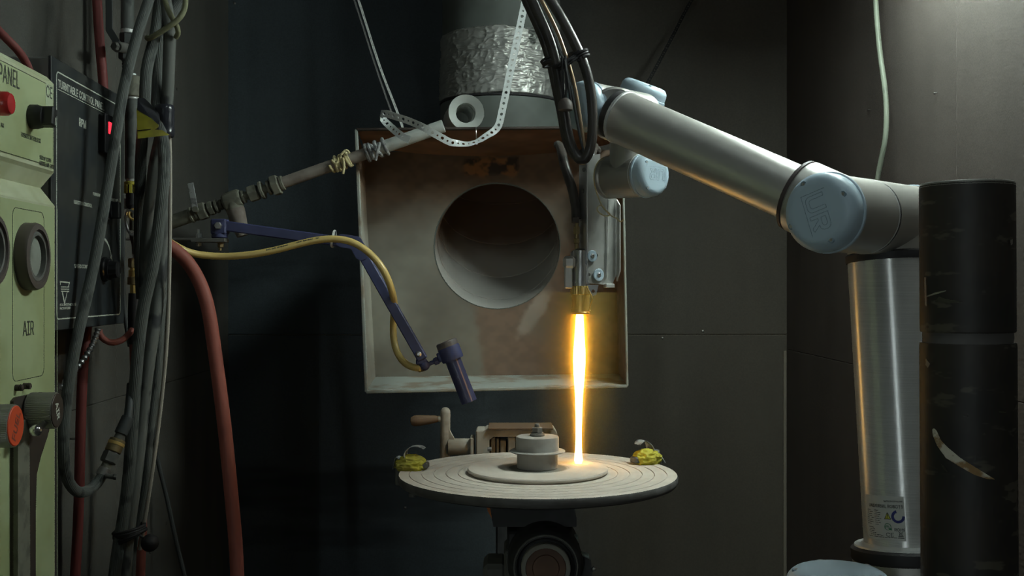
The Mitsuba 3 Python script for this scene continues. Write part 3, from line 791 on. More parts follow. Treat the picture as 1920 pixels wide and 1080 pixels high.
part(t_, 'column', cyl(V(GC[0], GC[1] + 0.16, 0.0), V(GC[0], GC[1] + 0.16, P(0, 1100, 1.95)[2]), 0.05, n=32), 'mat_machine')
part(t_, 'foot', bx((GC[0] - 0.22, GC[1] - 0.06, 0), (GC[0] + 0.22, GC[1] + 0.38, 0.03), 0.006), 'mat_machine')
part(t_, 'tag', prism(Polygon([(0, 0), (0.010, 0.004), (0.016, -0.018), (0.012, -0.026), (0.004, -0.012)]), P(911, 947, 1.96), X_, Z, 0.002), 'mat_orange', 30, 'orange tag hanging under the plate')

dp = thing('mounting_disc', 'smaller round dusty disc lying on the grooved turntable plate', 'disc')
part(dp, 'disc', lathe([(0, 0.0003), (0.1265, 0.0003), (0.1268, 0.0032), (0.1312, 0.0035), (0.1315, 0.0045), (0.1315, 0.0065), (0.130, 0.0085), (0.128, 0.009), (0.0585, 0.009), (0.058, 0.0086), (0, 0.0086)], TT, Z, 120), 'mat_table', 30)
WZ = TT + V(-0.0005, 0, 0.0088)
w_ = thing('workpiece', 'grey flanged drum clamped by a bolt at the centre of the turntable', 'machine part')
part(w_, 'lower_drum', lathe([(0, 0), (0.0375, 0), (0.0382, 0.001), (0.0382, 0.031), (0, 0.031)], WZ, Z, 64), 'mat_work')
part(w_, 'flange', lathe([(0, 0.030), (0.050, 0.030), (0.0525, 0.0312), (0.0525, 0.0322), (0.050, 0.0335), (0, 0.0335)], WZ, Z, 80), 'mat_work')
part(w_, 'upper_drum', lathe([(0, 0.033), (0.0405, 0.033), (0.0405, 0.057), (0.0395, 0.059), (0.0375, 0.0598), (0, 0.0598)], WZ, Z, 64), 'mat_work')
part(w_, 'washer', lathe([(0, 0.0598), (0.0135, 0.0598), (0.0140, 0.0606), (0.0140, 0.0635), (0.0120, 0.0640), (0.0120, 0.0665), (0, 0.0665)], WZ, Z, 32), 'mat_work_dark')
part(w_, 'nut', hexnut(WZ + V(0, 0, 0.0712), Z, 0.0108, 0.0105), 'mat_work_dark')
part(w_, 'stud', lathe([(0, 0.070), (0.0052, 0.070), (0.0052, 0.081), (0.0038, 0.0832), (0, 0.0835)], WZ, Z, 24), 'mat_work_dark')

# tape-wrapped clamps on the rim of the turntable
def rim_clamp(phi, label, s):
    t = thing('rim_clamp', label, 'clamp', None)
    o = V(math.cos(phi), math.sin(phi), 0); tg = V(-math.sin(phi), math.cos(phi), 0)
    e = TT + o * TR
    part(t, 'frame', cat(obox(e - o * 0.022 + Z * 0.009, o, tg, Z, 0.030, 0.011, 0.006, 0.003), obox(e + o * 0.006 - Z * 0.008, o, tg, Z, 0.0045, 0.011, 0.022, 0.003), obox(e - o * 0.016 - Z * 0.026, o, tg, Z, 0.024, 0.009, 0.004, 0.002)), 'mat_machine_grey')
    part(t, 'screw', cat(cyl(e - o * 0.022 - Z * 0.047, e - o * 0.022 - Z * 0.019, 0.004, n=14), cyl(e - o * 0.022 - Z * 0.052, e - o * 0.022 - Z * 0.045, 0.008, n=18)), 'mat_machine_grey')
    # yellow tape wound round the upper jaw, its end standing up
    def sheet(rows, w, th=0.0012):
        c = spline(np.array(rows), 0.003); v, f, n = [], [], len(c)
        for i in range(n):
            k = i / (n - 1)
            ww = w * (1 - 0.25 * k) + 0.003 * math.sin(9 * k)
            nn = unit(np.cross(c[min(i + 1, n - 1)] - c[max(i - 1, 0)], tg))
            sk = tg * 0.006 * math.sin(4 * k)
            for a in (-1, 1):
                for b in (0, 1): v.append(c[i] + sk + tg * ww * a + nn * th * b)
        for i in range(n - 1):
            a, b = 4 * i, 4 * (i + 1)
            for p, q in ((0, 2), (3, 1), (1, 0), (2, 3)): f += [[a + p, a + q, b + q], [a + p, b + q, b + p]]
        f += [[0, 1, 3], [0, 3, 2], [4 * n - 4, 4 * n - 2, 4 * n - 1], [4 * n - 4, 4 * n - 1, 4 * n - 3]]
        return trimesh.Trimesh(np.array(v), f, process=False)
    b0 = e - o * 0.018 + Z * 0.006
    def wad(c, ro, rt, rz, seed):
        m = trimesh.creation.icosphere(4, 1.0); q = m.vertices
        n1 = np.abs(meshkit.fbm(q * 2.3 + seed, 3, seed) - 0.5) * 2; n2 = np.abs(meshkit.noise(q * [5, 5, 2.5] + seed, seed + 1) - 0.5) * 2
        q = q * (0.84 + 0.28 * (1 - n1) ** 2 + 0.08 * (1 - n2) ** 2)[:, None]
        m.vertices = np.asarray(c) + q[:, :1] * ro * o + q[:, 1:2] * rt * tg + q[:, 2:3] * rz * Z
        return m
    part(t, 'tape_wrap', wad(b0 + Z * 0.004, 0.028, 0.022, 0.017, 3 + int(s)), 'mat_tape_yellow', 35, 'yellow tape wound round the clamp')
    part(t, 'loose_end', sheet([b0 + o * 0.006 + Z * 0.014, b0 + o * 0.010 + Z * 0.026, b0 + o * 0.002 + Z * 0.037, b0 - o * 0.014 + Z * 0.040, b0 - o * 0.026 + Z * 0.034], 0.012), 'mat_tape_grey', 40, 'loose grey tape end')
    part(t, 'loose_end', sheet([b0 + o * 0.018 + Z * 0.010, b0 + o * 0.026 + Z * 0.018, b0 + o * 0.030 + Z * 0.008, b0 + o * 0.034 - Z * 0.006], 0.010), 'mat_tape_grey', 40)
rim_clamp(math.radians(172), 'clamp wrapped in yellow tape on the left rim of the turntable', 1)
rim_clamp(math.radians(26), 'clamp wrapped in yellow tape on the right rim of the turntable', 1.6)

# ---------------------------------------------------------------- crank vise behind the plate
v_ = thing('crank_slide', 'dust-grey machine slide with a crank handle standing behind the turntable', 'machine slide')
DV = 2.46
part(v_, 'crank_arm', cyl(P(834, 866, DV), P(835, 775, DV), R(9.5, DV), n=24), 'mat_dust_metal')
part(v_, 'crank_cap', ball(P(835, 773, DV), R(9.5, DV)), 'mat_dust_metal')
part(v_, 'handle', lathe([(0, 0), (0.006, 0.001), (0.006, 0.004), (0.0085, 0.012), (0.0105, 0.030), (0.0125, 0.048), (0.0125, 0.058), (0.009, 0.066), (0, 0.069)], P(826, 785, DV), P(770, 790, DV) - P(826, 785, DV), 28), 'mat_wood', 30, 'brown turned handle')
part(v_, 'handle', cyl(P(834, 785, DV), P(822, 785.5, DV), R(6, DV), n=16), 'mat_dust_metal')
part(v_, 'web', prism(Polygon([(0, 0), (R(46, DV), 0), (R(46, DV), R(4, DV)), (R(14, DV), R(4, DV)), (0, R(30, DV))]), P(842, 834, DV) + V(0, 0.008, 0), X_, Z, 0.016), 'mat_dust_metal')
part(v_, 'hub', cyl(P(840, 838, DV), P(888, 838, DV), R(16, DV), n=28), 'mat_dust_metal')
part(v_, 'bearing', cat(bx(P(882, 870, DV) - V(0, 0.03, 0), P(889, 818, DV) + V(0, 0.03, 0), 0.002), bx(P(893, 870, DV) - V(0, 0.035, 0), P(911, 803, DV) + V(0, 0.04, 0), 0.003)), 'mat_dust_metal')
zb = P(0, 900, DV)[2]
part(v_, 'body', prism(Polygon([(R(a - 905, DV), R(870 - b, DV)) for a, b in ((905, 870), (905, 806), (914, 800), (1038, 801), (1044, 811), (1044, 870), (1032, 870), (1032, 815), (925, 815), (918, 821), (918, 870))]), P(905, 870, DV) + V(0, 0.035, 0), X_, Z, 0.07), 'mat_dust_metal')
part(v_, 'top_plate', bx(P(916, 801, DV) - V(0, 0.045, 0), P(1036, 797.5, DV) + V(0, 0.05, 0), 0.002), 'mat_wood', 30, 'brown stained top plate')
part(v_, 'back_plate', bx(P(918, 870, DV) + V(0, 0.02, 0), P(1040, 812, DV) + V(0, 0.033, 0), 0.002), 'mat_machine_grey')
for k, (a, b) in enumerate(((920, 929), (931, 936), (938, 949))):
    part(v_, 'slide_block', bx(P(a, 870, DV) - V(0, 0.012 + 0.004 * k, 0), P(b, 818 + 3 * k, DV) + V(0, 0.02, 0), 0.002), 'mat_dust_metal')
part(v_, 'slide_block', bx(P(952, 870, DV) - V(0, 0.03, 0), P(966, 816, DV) + V(0, 0.02, 0), 0.002), 'mat_dust_metal')
part(v_, 'bolt', cyl(P(914, 842, DV - 0.05), P(922, 842, DV - 0.05), R(4, DV), n=12), 'mat_steel')
part(v_, 'base', bx(P(880, 905, DV) - V(0, 0.06, 0), P(1050, 868, DV) + V(0, 0.08, 0), 0.004), 'mat_machine_grey')
part(v_, 'post', bx(V(P(930, 0, DV)[0], DV - 0.03, 0), V(P(1010, 0, DV)[0], DV + 0.06, P(0, 903, DV)[2]), 0.004), 'mat_machine')

# ================================================================ ROBOT ARM
rb_ = thing('industrial_robot', 'silver jointed robot with pale blue joint caps reaching over the turntable', 'robot')
A = unit(V(0.70, 0.714, 0))


def cap_profile(r, h, f=None):
    f = 0.32 * r if f is None else f
    pts = [(r, 0), (r, h - f)]
    for a in np.linspace(0.12, np.pi / 2, 9): pts.append((r - f * (1 - math.cos(a)), h - f + f * math.sin(a)))
    return pts + [(0, h)]


def stroke(pts, w): return LineString(pts).buffer(w / 2, cap_style=2, join_style=1)


def ur_logo(s):
    """the two letters of the cap's emblem as embossed outlines: U and R joined in a rounded frame; unit height about 1"""
    U = rrect(-0.98, -0.55, -0.08, 1.2, 0.30).difference(rrect(-0.76, -0.33, -0.30, 1.4, 0.14)).intersection(sbox(-2, -1, 2, 0.55))
    bowl = rrect(-0.3, -0.13, 0.98, 0.55, 0.28).difference(rrect(-0.3, 0.08, 0.74, 0.34, 0.12)).intersection(sbox(0.08, -1, 2, 1))
    RR_ = bowl.union(sbox(0.08, -0.55, 0.30, 0.4)).union(LineString([(0.48, -0.05), (0.86, -0.55)]).buffer(0.11, cap_style=2)).intersection(sbox(0.08, -0.55, 2, 0.55))
    lines = outline(U, 0.028).union(outline(RR_, 0.028)).union(LineString([(-1.12, 0.70), (-1.12, -0.70), (1.10, -0.70)]).buffer(0.014))
    return affinity.scale(lines, s, s, origin=(0, 0))


def joint_cap(t, c, axis, r, h, updir, logo=None, screws=(45, 135, 225, 315)):
    """cap whose foot circle is at c, bulging along axis"""
    a = unit(axis); up = unit(np.asarray(updir) - a * np.dot(updir, a)); rt = np.cross(up, a)
    k = part(t, 'joint_cap', lathe(cap_profile(r, h), c, a, 64), 'mat_cap_blue', 30, 'pale blue joint cap')
    part(t, 'cap_ring', ring(np.asarray(c) - a * 0.002, a, r * 1.035, r * 0.9, 0.006, 64), 'mat_cap_blue')
    for d in screws:
        d = math.radians(d); o = rt * math.cos(d) + up * math.sin(d)
        q = np.asarray(c) + o * r * 0.80 + a * (h - 0.0235 * r - 0.0020)
        used_key = part(k, 'screw_pocket', cyl(q - a * 0.004, q + a * (0.0021 if logo else 0.0016), r * 0.085, n=20), 'mat_cap_line')
        part(k, 'screw', lathe([(r * 0.05, 0), (r * 0.045, 0.0019), (r * 0.02, 0.0021), (0, 0.0016)], q + a * 0.0005, a, 14), 'mat_steel')
    if logo:
        lines, ang = ur_logo(logo[0]), math.radians(logo[1])
        ex = rt * math.cos(ang) + up * math.sin(ang); ey = -rt * math.sin(ang) + up * math.cos(ang)
        part(k, 'emblem', prism(lines, np.asarray(c) + a * (h - 0.0004) + ex * logo[2] + ey * logo[3], ex, ey, 0.0007), 'mat_cap_line', False, 'embossed letters')
    return k


E0 = P(1531, 397, 1.55)
ER = 0.0565
joint_cap(rb_, E0 + A * 0.030, -A, ER * 1.01, 0.030, Z, logo=(0.027, -72, 0.002, 0.002), screws=(30, 118, 205, 298))
part(rb_, 'elbow_joint', lathe([(0, 0.0), (ER * 0.985, 0.0), (ER, 0.002), (ER, 0.108), (0, 0.108)], E0 + A * 0.034, A, 64), 'mat_cast')
part(rb_, 'joint_seam', ring(E0 + A * 0.143, A, ER * 1.01, ER * 0.9, 0.003, 64), 'mat_white_ring')
part(rb_, 'joint_seal', ring(E0 + A * 0.147, A, ER * 0.995, ER * 0.85, 0.006, 64), 'mat_rubber')
part(rb_, 'upper_elbow_joint', lathe([(0, 0), (ER, 0), (ER, 0.150), (0, 0.150)], E0 + A * 0.150, A, 64), 'mat_cast')
part(rb_, 'joint_seal', ring(E0 + A * 0.303, A, ER * 1.01, ER * 0.85, 0.007, 64), 'mat_rubber')
joint_cap(rb_, E0 + A * 0.308, A, ER * 1.01, 0.030, Z)
part(rb_, 'joint_screw', ball(E0 + A * 0.133 + unit(V(-0.30, -0.45, -0.62)) * ER * 0.99, 0.0016, 1), 'mat_steel')
CF = E0 + A * 0.072
FE = P(1167, 220.5, 1.845)
FD = unit(FE - CF)
FRr = 0.0432
FL = np.linalg.norm(FE - CF)
part(rb_, 'forearm_socket', lathe([(0, 0), (ER * 0.97, 0), (ER * 0.985, 0.066), (ER * 0.95, 0.069), (0, 0.069)], CF, FD, 64), 'mat_cast')
part(rb_, 'joint_seal', ring(CF + FD * 0.072, FD, ER * 0.975, FRr * 0.9, 0.007, 64), 'mat_rubber_brown')
part(rb_, 'forearm_tube', lathe([(0, 0.07), (FRr, 0.07), (FRr * 1.02, FL - 0.003), (FRr * 1.0, FL), (0, FL)], CF, FD, 64), 'mat_aluminium', 30, 'long silver forearm tube')
part(rb_, 'tube_end_ring', ring(FE, FD, FRr * 1.065, FRr * 0.9, 0.006, 64), 'mat_white_ring')
part(rb_, 'joint_seal', ring(FE + FD * 0.010, FD, FRr * 0.97, FRr * 0.8, 0.016, 64), 'mat_rubber')
# first wrist joint
W1 = P(1084, 197, 1.86)
WR = 0.0425
joint_cap(rb_, W1 + A * 0.02, -A, WR, 0.022, Z)
part(rb_, 'wrist_joint', lathe([(0, 0), (WR, 0), (WR, 0.150), (WR * 0.96, 0.153), (0, 0.153)], W1 + A * 0.026, A, 56), 'mat_cast')
part(rb_, 'joint_seam', ring(W1 + A * 0.118, A, WR * 1.008, WR * 0.9, 0.002, 56), 'mat_white_ring')
part(rb_, 'wrist_socket', cyl(FE + FD * 0.017, W1 + A * 0.085, FRr * 1.06, WR * 0.98, n=56), 'mat_cast')
# second wrist joint, nearly upright
W2U = unit(V(0.34, -0.20, 0.92))
W2 = P(1205, 176, 2.03)
B = unit(V(0.64, -0.77, -0.03))
W3 = P(1231, 327, 1.985)
part(rb_, 'wrist_joint', cat(lathe([(0, 0), (WR, 0), (WR, 0.062), (0, 0.062)], W2 - W2U * 0.075, W2U, 56), cyl(W3 - B * 0.066, W2 - W2U * 0.055, 0.0385, WR * 0.97, n=56)), 'mat_cast')
part(rb_, 'joint_seal', ring(W2 - W2U * 0.010, W2U, WR * 1.0, WR * 0.85, 0.006, 56), 'mat_rubber')
joint_cap(rb_, W2 - W2U * 0.004, W2U, WR * 1.03, 0.024, FD)
# third wrist joint and tool flange
B = unit(V(0.64, -0.77, -0.03))
W3 = P(1231, 327, 1.985)
joint_cap(rb_, W3 - B * 0.024, B, 0.0405, 0.024, Z, logo=(0.0195, 180, -0.001, 0.0), screws=(140, 230, 320, 50))
part(rb_, 'wrist_joint', lathe([(0, 0), (0.040, 0), (0.040, 0.082), (0, 0.082)], W3 - B * 0.110, B, 56), 'mat_cast')
part(rb_, 'joint_seam', ring(W3 - B * 0.034, B, 0.0405, 0.036, 0.002, 56), 'mat_white_ring')
part(rb_, 'tool_flange', cyl(W3 - B * 0.126, W3 - B * 0.112, 0.0405, n=56), 'mat_aluminium')
# upper arm: the brushed column
CT, CB = P(1667, 484, 1.725), P(1700, 1024, 1.69)
CD = unit(CT - CB)
CR, CL = 0.0632, np.linalg.norm(CT - CB)
part(rb_, 'upper_arm_socket', cyl(CT, CT + CD * 0.085, CR * 1.0, ER * 0.99, n=64), 'mat_cast')
part(rb_, 'joint_seal', lathe([(0, 0), (CR * 1.04, 0), (CR * 1.05, 0.003), (CR * 1.05, 0.011), (CR * 1.0, 0.014), (0, 0.014)], CT - CD * 0.006, CD, 64), 'mat_rubber')
nt, na_ = 3, 96
tv_, tf_, tuv = [], [], []
ex_, ey_, ez_ = basis(CD)
for i in range(nt):
    for j in range(na_ + 1):
        th = j / na_ * 2 * np.pi
        tv_.append(CB + CD * (CL - 0.006) * i / (nt - 1) + CR * (math.cos(th) * ex_ + math.sin(th) * ey_)); tuv.append((i / (nt - 1), j / na_))
for i in range(nt - 1):
    for j in range(na_):
        p, q = i * (na_ + 1) + j, (i + 1) * (na_ + 1) + j
        tf_ += [[p, p + 1, q + 1], [p, q + 1, q]]
tn_ = np.array(tv_); tn_ = tn_ - CB; tn_ = tn_ - np.outer(tn_ @ CD, CD)
col_key = part(rb_, 'upper_arm_tube', trimesh.Trimesh(np.array(tv_), np.array(tf_), process=False), 'mat_brushed', True, 'brushed aluminium upright tube', uv=np.array(tuv))
part(rb_, 'shoulder_ring', lathe([(0, -0.02), (0.0815, -0.02), (0.0835, -0.016), (0.0835, -0.002), (0.078, 0.002), (0.0655, 0.006), (0, 0.006)], CB, CD, 72), 'mat_rubber', 30, 'dark rubber ring at the foot of the tube')
part(rb_, 'shoulder_ring', lathe([(0, 0.001), (0.0785, 0.0012), (0.077, 0.0045), (0.0640, 0.0075), (0, 0.0075)], CB, CD, 72), 'mat_white_ring')
part(rb_, 'shoulder_joint', lathe([(0, -0.16), (0.078, -0.16), (0.0815, -0.02), (0, -0.02)], CB, CD, 64), 'mat_cast')
J1 = P(1572, 1068, 1.50)
SA = CB - CD * 0.105
part(rb_, 'shoulder_barrel', cyl(V(J1[0], J1[1], SA[2] - 0.02), V(SA[0], SA[1], SA[2] - 0.005), 0.074, n=64), 'mat_cast')
part(rb_, 'base_joint', lathe([(0, 0), (0.0755, 0), (0.0755, J1[2] - 0.66), (0.0715, J1[2] - 0.652), (0, J1[2] - 0.652)], V(J1[0], J1[1], 0.62), Z, 64), 'mat_cast')
joint_cap(rb_, V(J1[0], J1[1], J1[2] - 0.032), Z, 0.0705, 0.033, unit(V(-0.5, 1, 0)), screws=(72, 147, 5, 232, 300))
part(rb_, 'base_flange', cyl(V(J1[0], J1[1], 0.60), V(J1[0], J1[1], 0.625), 0.095, n=48), 'mat_aluminium')
ps = thing('robot_pedestal', 'dark steel pedestal under the robot arm', 'pedestal')
part(ps, 'post', bx((J1[0] - 0.08, J1[1] - 0.08, 0.02), (J1[0] + 0.08, J1[1] + 0.08, 0.585), 0.004), 'mat_machine')
part(ps, 'top_plate', bx((J1[0] - 0.12, J1[1] - 0.12, 0.583), (J1[0] + 0.12, J1[1] + 0.12, 0.60), 0.003), 'mat_machine')
part(ps, 'foot_plate', bx((J1[0] - 0.13, J1[1] - 0.13, 0), (J1[0] + 0.13, J1[1] + 0.13, 0.022), 0.003), 'mat_machine')

# rating label wrapped on the column
SC = CB                                              # foot of the axis
sx_, sy_, _ = basis(CD)
def wrap_on(m, o, axis, r, a0):
    """bends a flat mesh (x along, y up, z out) on to a cylinder: axis through o, x = 0 at the angle a0 of the horizontal direction"""
    a = unit(axis); e0 = unit(V(math.sin(a0), -math.cos(a0), 0) - a * np.dot(V(math.sin(a0), -math.cos(a0), 0), a)); e1 = np.cross(a, e0)
    mm = m.copy(); x, y, z = mm.vertices.T
    th = x / r
    mm.vertices = np.asarray(o) + a * y[:, None] + (r + z)[:, None] * (np.cos(th)[:, None] * e0 + np.sin(th)[:, None] * e1)
    return mm
def label_patch(w, h, t=0.0003, n=16):
    g = [place(trimesh.creation.box((w / n, h, t)), V(w * ((i + 0.5) / n - 0.5), 0, t / 2), X_, Y_) for i in range(n)]
    return trimesh.util.concatenate(g)
# from the photograph: the label runs over px 1620..1691 and y 929..1009 on the column
LA = -0.86; LW, LH, LY = 0.0665, 0.066, 0.050
def lab(m, x, y, z=0.0004):
    m = m.copy(); m.vertices = m.vertices + V(x, y + LY, z); return wrap_on(m, SC, CD, CR, LA)
st = part(rb_, 'rating_label', lab(label_patch(LW, LH), 0, 0, 0.0), 'mat_sticker', 30, 'light grey rating label with black print')
def T2(t, h, bold=False, stretch=1.0): return text2d(t, h, 0.0002, bold, stretch)
def wide(m): return m.extents[0]
def fitw(t, h, w, bold=False):
    m = text2d(t, h, 0.0002, bold); m.vertices = m.vertices * [w / m.extents[0], 1, 1]; m.vertices = m.vertices - [m.bounds[0][0], 0, 0]
    return m
ink = [lab(fitw('UNIVERSAL ROBOTS', 0.0046, 0.056, True), -0.0245, 0.0155), lab(fitw('MADE IN DENMARK', 0.0020, 0.028, True), 0.0035, 0.0245),
       lab(fitw('ROHS', 0.0042, 0.015, True), 0.0175, -0.0185), lab(fitw('CE', 0.0056, 0.0115), 0.0045, -0.0270)]
for i, wrow in enumerate((0.008, 0.012, 0.011, 0.009, 0.013, 0.010, 0.012, 0.008)):      # rows too small to read: plain strokes
    ink.append(lab(prism(sbox(0, 0, wrow, 0.0008), V(0, 0, 0), X_, Y_, 0.0002), -0.0295, 0.0105 - 0.0030 * i))
    ink.append(lab(prism(sbox(0, 0, wrow * 0.9, 0.0008), V(0, 0, 0), X_, Y_, 0.0002), -0.0140, 0.0105 - 0.0030 * i))
for i, (x, wrow) in enumerate(((-0.028, 0.012), (-0.025, 0.012), (-0.028, 0.014), (-0.025, 0.014), (-0.025, 0.026), (-0.029, 0.061))):
    n = max(1, int(wrow / 0.009))
    for q in range(n): ink.append(lab(prism(sbox(0, 0, wrow / n * 0.88, 0.0008), V(0, 0, 0), X_, Y_, 0.0002), x + q * wrow / n, -0.0155 - 0.0027 * i))
ink.append(lab(prism(sbox(0, 0, 0.0075, 0.0012), V(0, 0, 0), X_, Y_, 0.0002), 0.0225, -0.0270))
ink.append(lab(prism(outline(Polygon([(0, 0.0022), (0.005, 0.0022), (0.0044, 0.0066), (0.0006, 0.0066)]), 0.0005).union(LineString([(0, 0.0075), (0.005, 0.0022)]).buffer(0.0003)).union(LineString([(0.005, 0.0075), (0, 0.0022)]).buffer(0.0003)), V(0, 0, 0), X_, Y_, 0.0002), 0.0237, -0.0270))
part(st, 'print', trimesh.util.concatenate(ink), 'mat_ink', False)
tri = Polygon([(0, 0), (0.011, 0), (0.0055, 0.0105)])
part(st, 'warning_triangle', lab(prism(tri, V(0, 0, 0), X_, Y_, 0.0002), 0.0025, -0.0015), 'mat_ink_yellow', False, 'small yellow warning triangle')
part(st, 'triangle_border', cat(lab(prism(outline(tri, 0.0008), V(0, 0, 0), X_, Y_, 0.0004), 0.0025, -0.0015), lab(prism(sbox(0.005, 0.0035, 0.006, 0.0072).union(Point(0.0055, 0.0022).buffer(0.0006)), V(0, 0, 0), X_, Y_, 0.0004), 0.0025, -0.0015)), 'mat_ink', False)
cring = Point(0, 0).buffer(0.0098).difference(Point(0, 0).buffer(0.0058)).difference(Polygon([(0, 0), (-0.003, 0.012), (0.012, 0.012), (0.012, 0.0008), (0.003, 0.0008)]))
part(st, 'ring_mark', lab(prism(cring, V(0, 0, 0), X_, Y_, 0.0002), 0.0235, 0.0030), 'mat_ink_blue', False, 'blue open ring mark')
part(st, 'ring_mark', lab(prism(Point(0, 0).buffer(0.0052).difference(Point(0, 0).buffer(0.0044)).union(sbox(0.002, -0.005, 0.0062, -0.0022)), V(0, 0, 0), X_, Y_, 0.0002), 0.0075, -0.0125), 'mat_ink_green', False, 'green round mark')
part(st, 'print', lab(fitw('Pb', 0.0045, 0.006, True), 0.0042, -0.0148), 'mat_ink_green', False)

# ================================================================ SPRAY GUN ON ITS BRACKET
g_ = thing('spray_gun', 'flame spray gun with a brass nozzle on a bent metal bracket', 'spray gun')
HD, ND = unit(V(0.848, 0.53, 0)), unit(V(0.53, -0.848, 0))       # along the plate, out of the plate
QP = P(1102, 450, 2.085)
def opl(px, py, off=0.0):
    p = onplane(px, py, QP + ND * off, ND); return p
def plate2d(pts, off=0.0): return Polygon([(np.dot(opl(*q, off) - QP, HD), np.dot(opl(*q, off) - QP, Z)) for q in pts])
plate = plate2d([(1102, 292), (1127, 288), (1131, 366), (1158, 372), (1158, 514), (1149, 535), (1102, 531)])
for q, rr in (((1121, 479), 3.0), ((1107, 515), 3.0)):
    o = opl(*q); plate = plate.difference(Point(np.dot(o - QP, HD), np.dot(o - QP, Z)).buffer(R(rr, 2.08), quad_segs=5))
# ex x ey = HD x Z = -ND... so build from the back
part(g_, 'bracket_plate', prism(affinity.scale(plate, -1, 1, origin=(0, 0)), QP - ND * 0.003, -HD, Z, 0.003), 'mat_bracket')
a0, a1 = opl(1102, 290), opl(1102, 533)
part(g_, 'bracket_flange', bar(a0 - ND * 0.0135, a1 - ND * 0.0135, ND, 0.027, 0.003, 0.001), 'mat_steel')
a0, a1 = opl(1158, 374), opl(1158, 512)
part(g_, 'bracket_flange', prism(Polygon([(0, 0), (0.010, -0.012), (0.010, -np.linalg.norm(a1 - a0) + 0.004), (0, -np.linalg.norm(a1 - a0) - 0.016)]), a0, ND, Z, 0.003), 'mat_bracket')
part(g_, 'bracket_fold', bar(opl(1140, 374) + ND * 0.001, opl(1138, 520) + ND * 0.001, HD, 0.004, 0.002, 0.0008), 'mat_bracket')
part(g_, 'bracket_tab', bar(opl(1134, 536), opl(1150, 536), Z, 0.008, 0.010, 0.001), 'mat_bracket')
for px, py, rr in ((1110, 480, 11), (1122, 515.5, 12)):
    o = opl(px, py)
    part(g_, 'washer', lathe([(0, 0), (R(rr, 2.08), 0), (R(rr, 2.08), 0.0012), (R(rr - 1, 2.08), 0.0018), (0, 0.0018)], o, ND, 36), 'mat_cap_blue')
    part(g_, 'screw', lathe([(R(4.4, 2.08), 0), (R(4.2, 2.08), 0.0016), (R(3.2, 2.08), 0.0022), (R(1.8, 2.08), 0.0022), (R(1.6, 2.08), 0.001), (0, 0.001)], o + ND * 0.0015, ND, 20), 'mat_steel')
for px, py in ((1093, 358), (1095, 318)):
    o = onplane(px, py, a0 * 0 + opl(1102, 400) - HD * 0.002, -HD)
    part(g_, 'screw', lathe([(0.0045, 0), (0.004, 0.0015), (0, 0.002)], o, -HD, 16), 'mat_machine_grey')
NC = P(1089, 560, 2.10)
def nz(px_r, py): return (R(px_r, 2.10), P(1089, py, 2.10)[2])
def vlathe(rows, n=40, **k): return lathe([(R(r, 2.10), -(y - 560) / FOC * 2.10) for r, y in rows], NC, Z, n, **k)
part(g_, 'gun_body', bx(P(1070, 536, 2.115) - V(0, 0.016, 0), P(1096, 470, 2.115) + V(0, 0.022, 0), 0.004), 'mat_steel')
part(g_, 'gun_body', vlathe([(0, 537), (17, 537), (17, 500), (14, 494), (14, 470), (9, 466), (0, 466)], 36), 'mat_steel')
part(g_, 'trigger_block', cat(bx(P(1058, 541, 2.09) - V(0, 0.008, 0), P(1073, 500, 2.09) + V(0, 0.008, 0), 0.002), obox(P(1067, 492, 2.09), X_, Y_, Z, R(11.5, 2.09), 0.012, R(12, 2.09), 0.006)), 'mat_aluminium')
part(g_, 'nozzle_nut', vlathe([(0, 553), (18, 553), (19.5, 551), (19.5, 539), (18, 536), (0, 536)], 48, ribs=1, rib=0.0010), 'mat_brass')
part(g_, 'nozzle', vlathe([(0, 587), (9, 587), (10, 589), (17.5, 589), (18, 586), (16.5, 584), (16.5, 560), (17.5, 557), (17.5, 553), (0, 553)]), 'mat_brass', 30, 'brass nozzle')
part(g_, 'tab', prism(Polygon([(R(-10, 2.1), 0), (R(10, 2.1), 0), (R(6, 2.1), -R(18, 2.1)), (R(0, 2.1), -R(21, 2.1)), (R(-6, 2.1), -R(18, 2.1))]).difference(Point(0, -R(12, 2.1)).buffer(R(3.2, 2.1))), P(1112, 534, 2.08), X_, Z, 0.003), 'mat_steel')
part(g_, 'igniter_wire', sweep(spline(PP([(1100, 537, 2.075), (1104, 545, 2.075), (1109, 555, 2.075), (1110, 562, 2.075), (1107, 572, 2.08), (1106, 586, 2.085)]), 0.002), 0.0013, 8), 'mat_brass')
part(g_, 'igniter_tip', ball(P(1105, 583, 2.085), R(3, 2.08), 2, (1, 1, 1.5) if False else None), 'mat_brass')
part(g_, 'inlet_fitting', cat(cyl(P(1081, 468, 2.10), P(1081, 404, 2.10), R(3.5, 2.1), n=14), hexnut(P(1081, 432, 2.10), Z, R(6.5, 2.1), R(14, 2.1)), hexnut(P(1081, 452, 2.10), Z, R(6, 2.1), R(10, 2.1))), 'mat_brass_dull')
part(g_, 'inlet_clip', bx(P(1072, 418, 2.09) - V(0, 0.006, 0), P(1086, 407, 2.09) + V(0, 0.006, 0), 0.001), 'mat_brown_metal')
single('tie_wire', sweep(np.vstack([spline(PP([(1132, 297, 2.03), (1122, 303, 2.03), (1114, 325, 2.04), (1117, 355, 2.05), (1126, 380, 2.055), (1136, 395, 2.055), (1144, 402, 2.055), (1138, 405, 2.052), (1128, 402, 2.052), (1121, 396, 2.052), (1120, 390, 2.055), (1127, 385, 2.058), (1135, 393, 2.06), (1147, 405, 2.06), (1157, 410, 2.05), (1162, 415, 2.04), (1170, 411, 2.03)]), 0.004)]), 0.0013, 6), 'mat_wire',
       'thin pale wire looped and twisted on the spray gun bracket', 'wire')

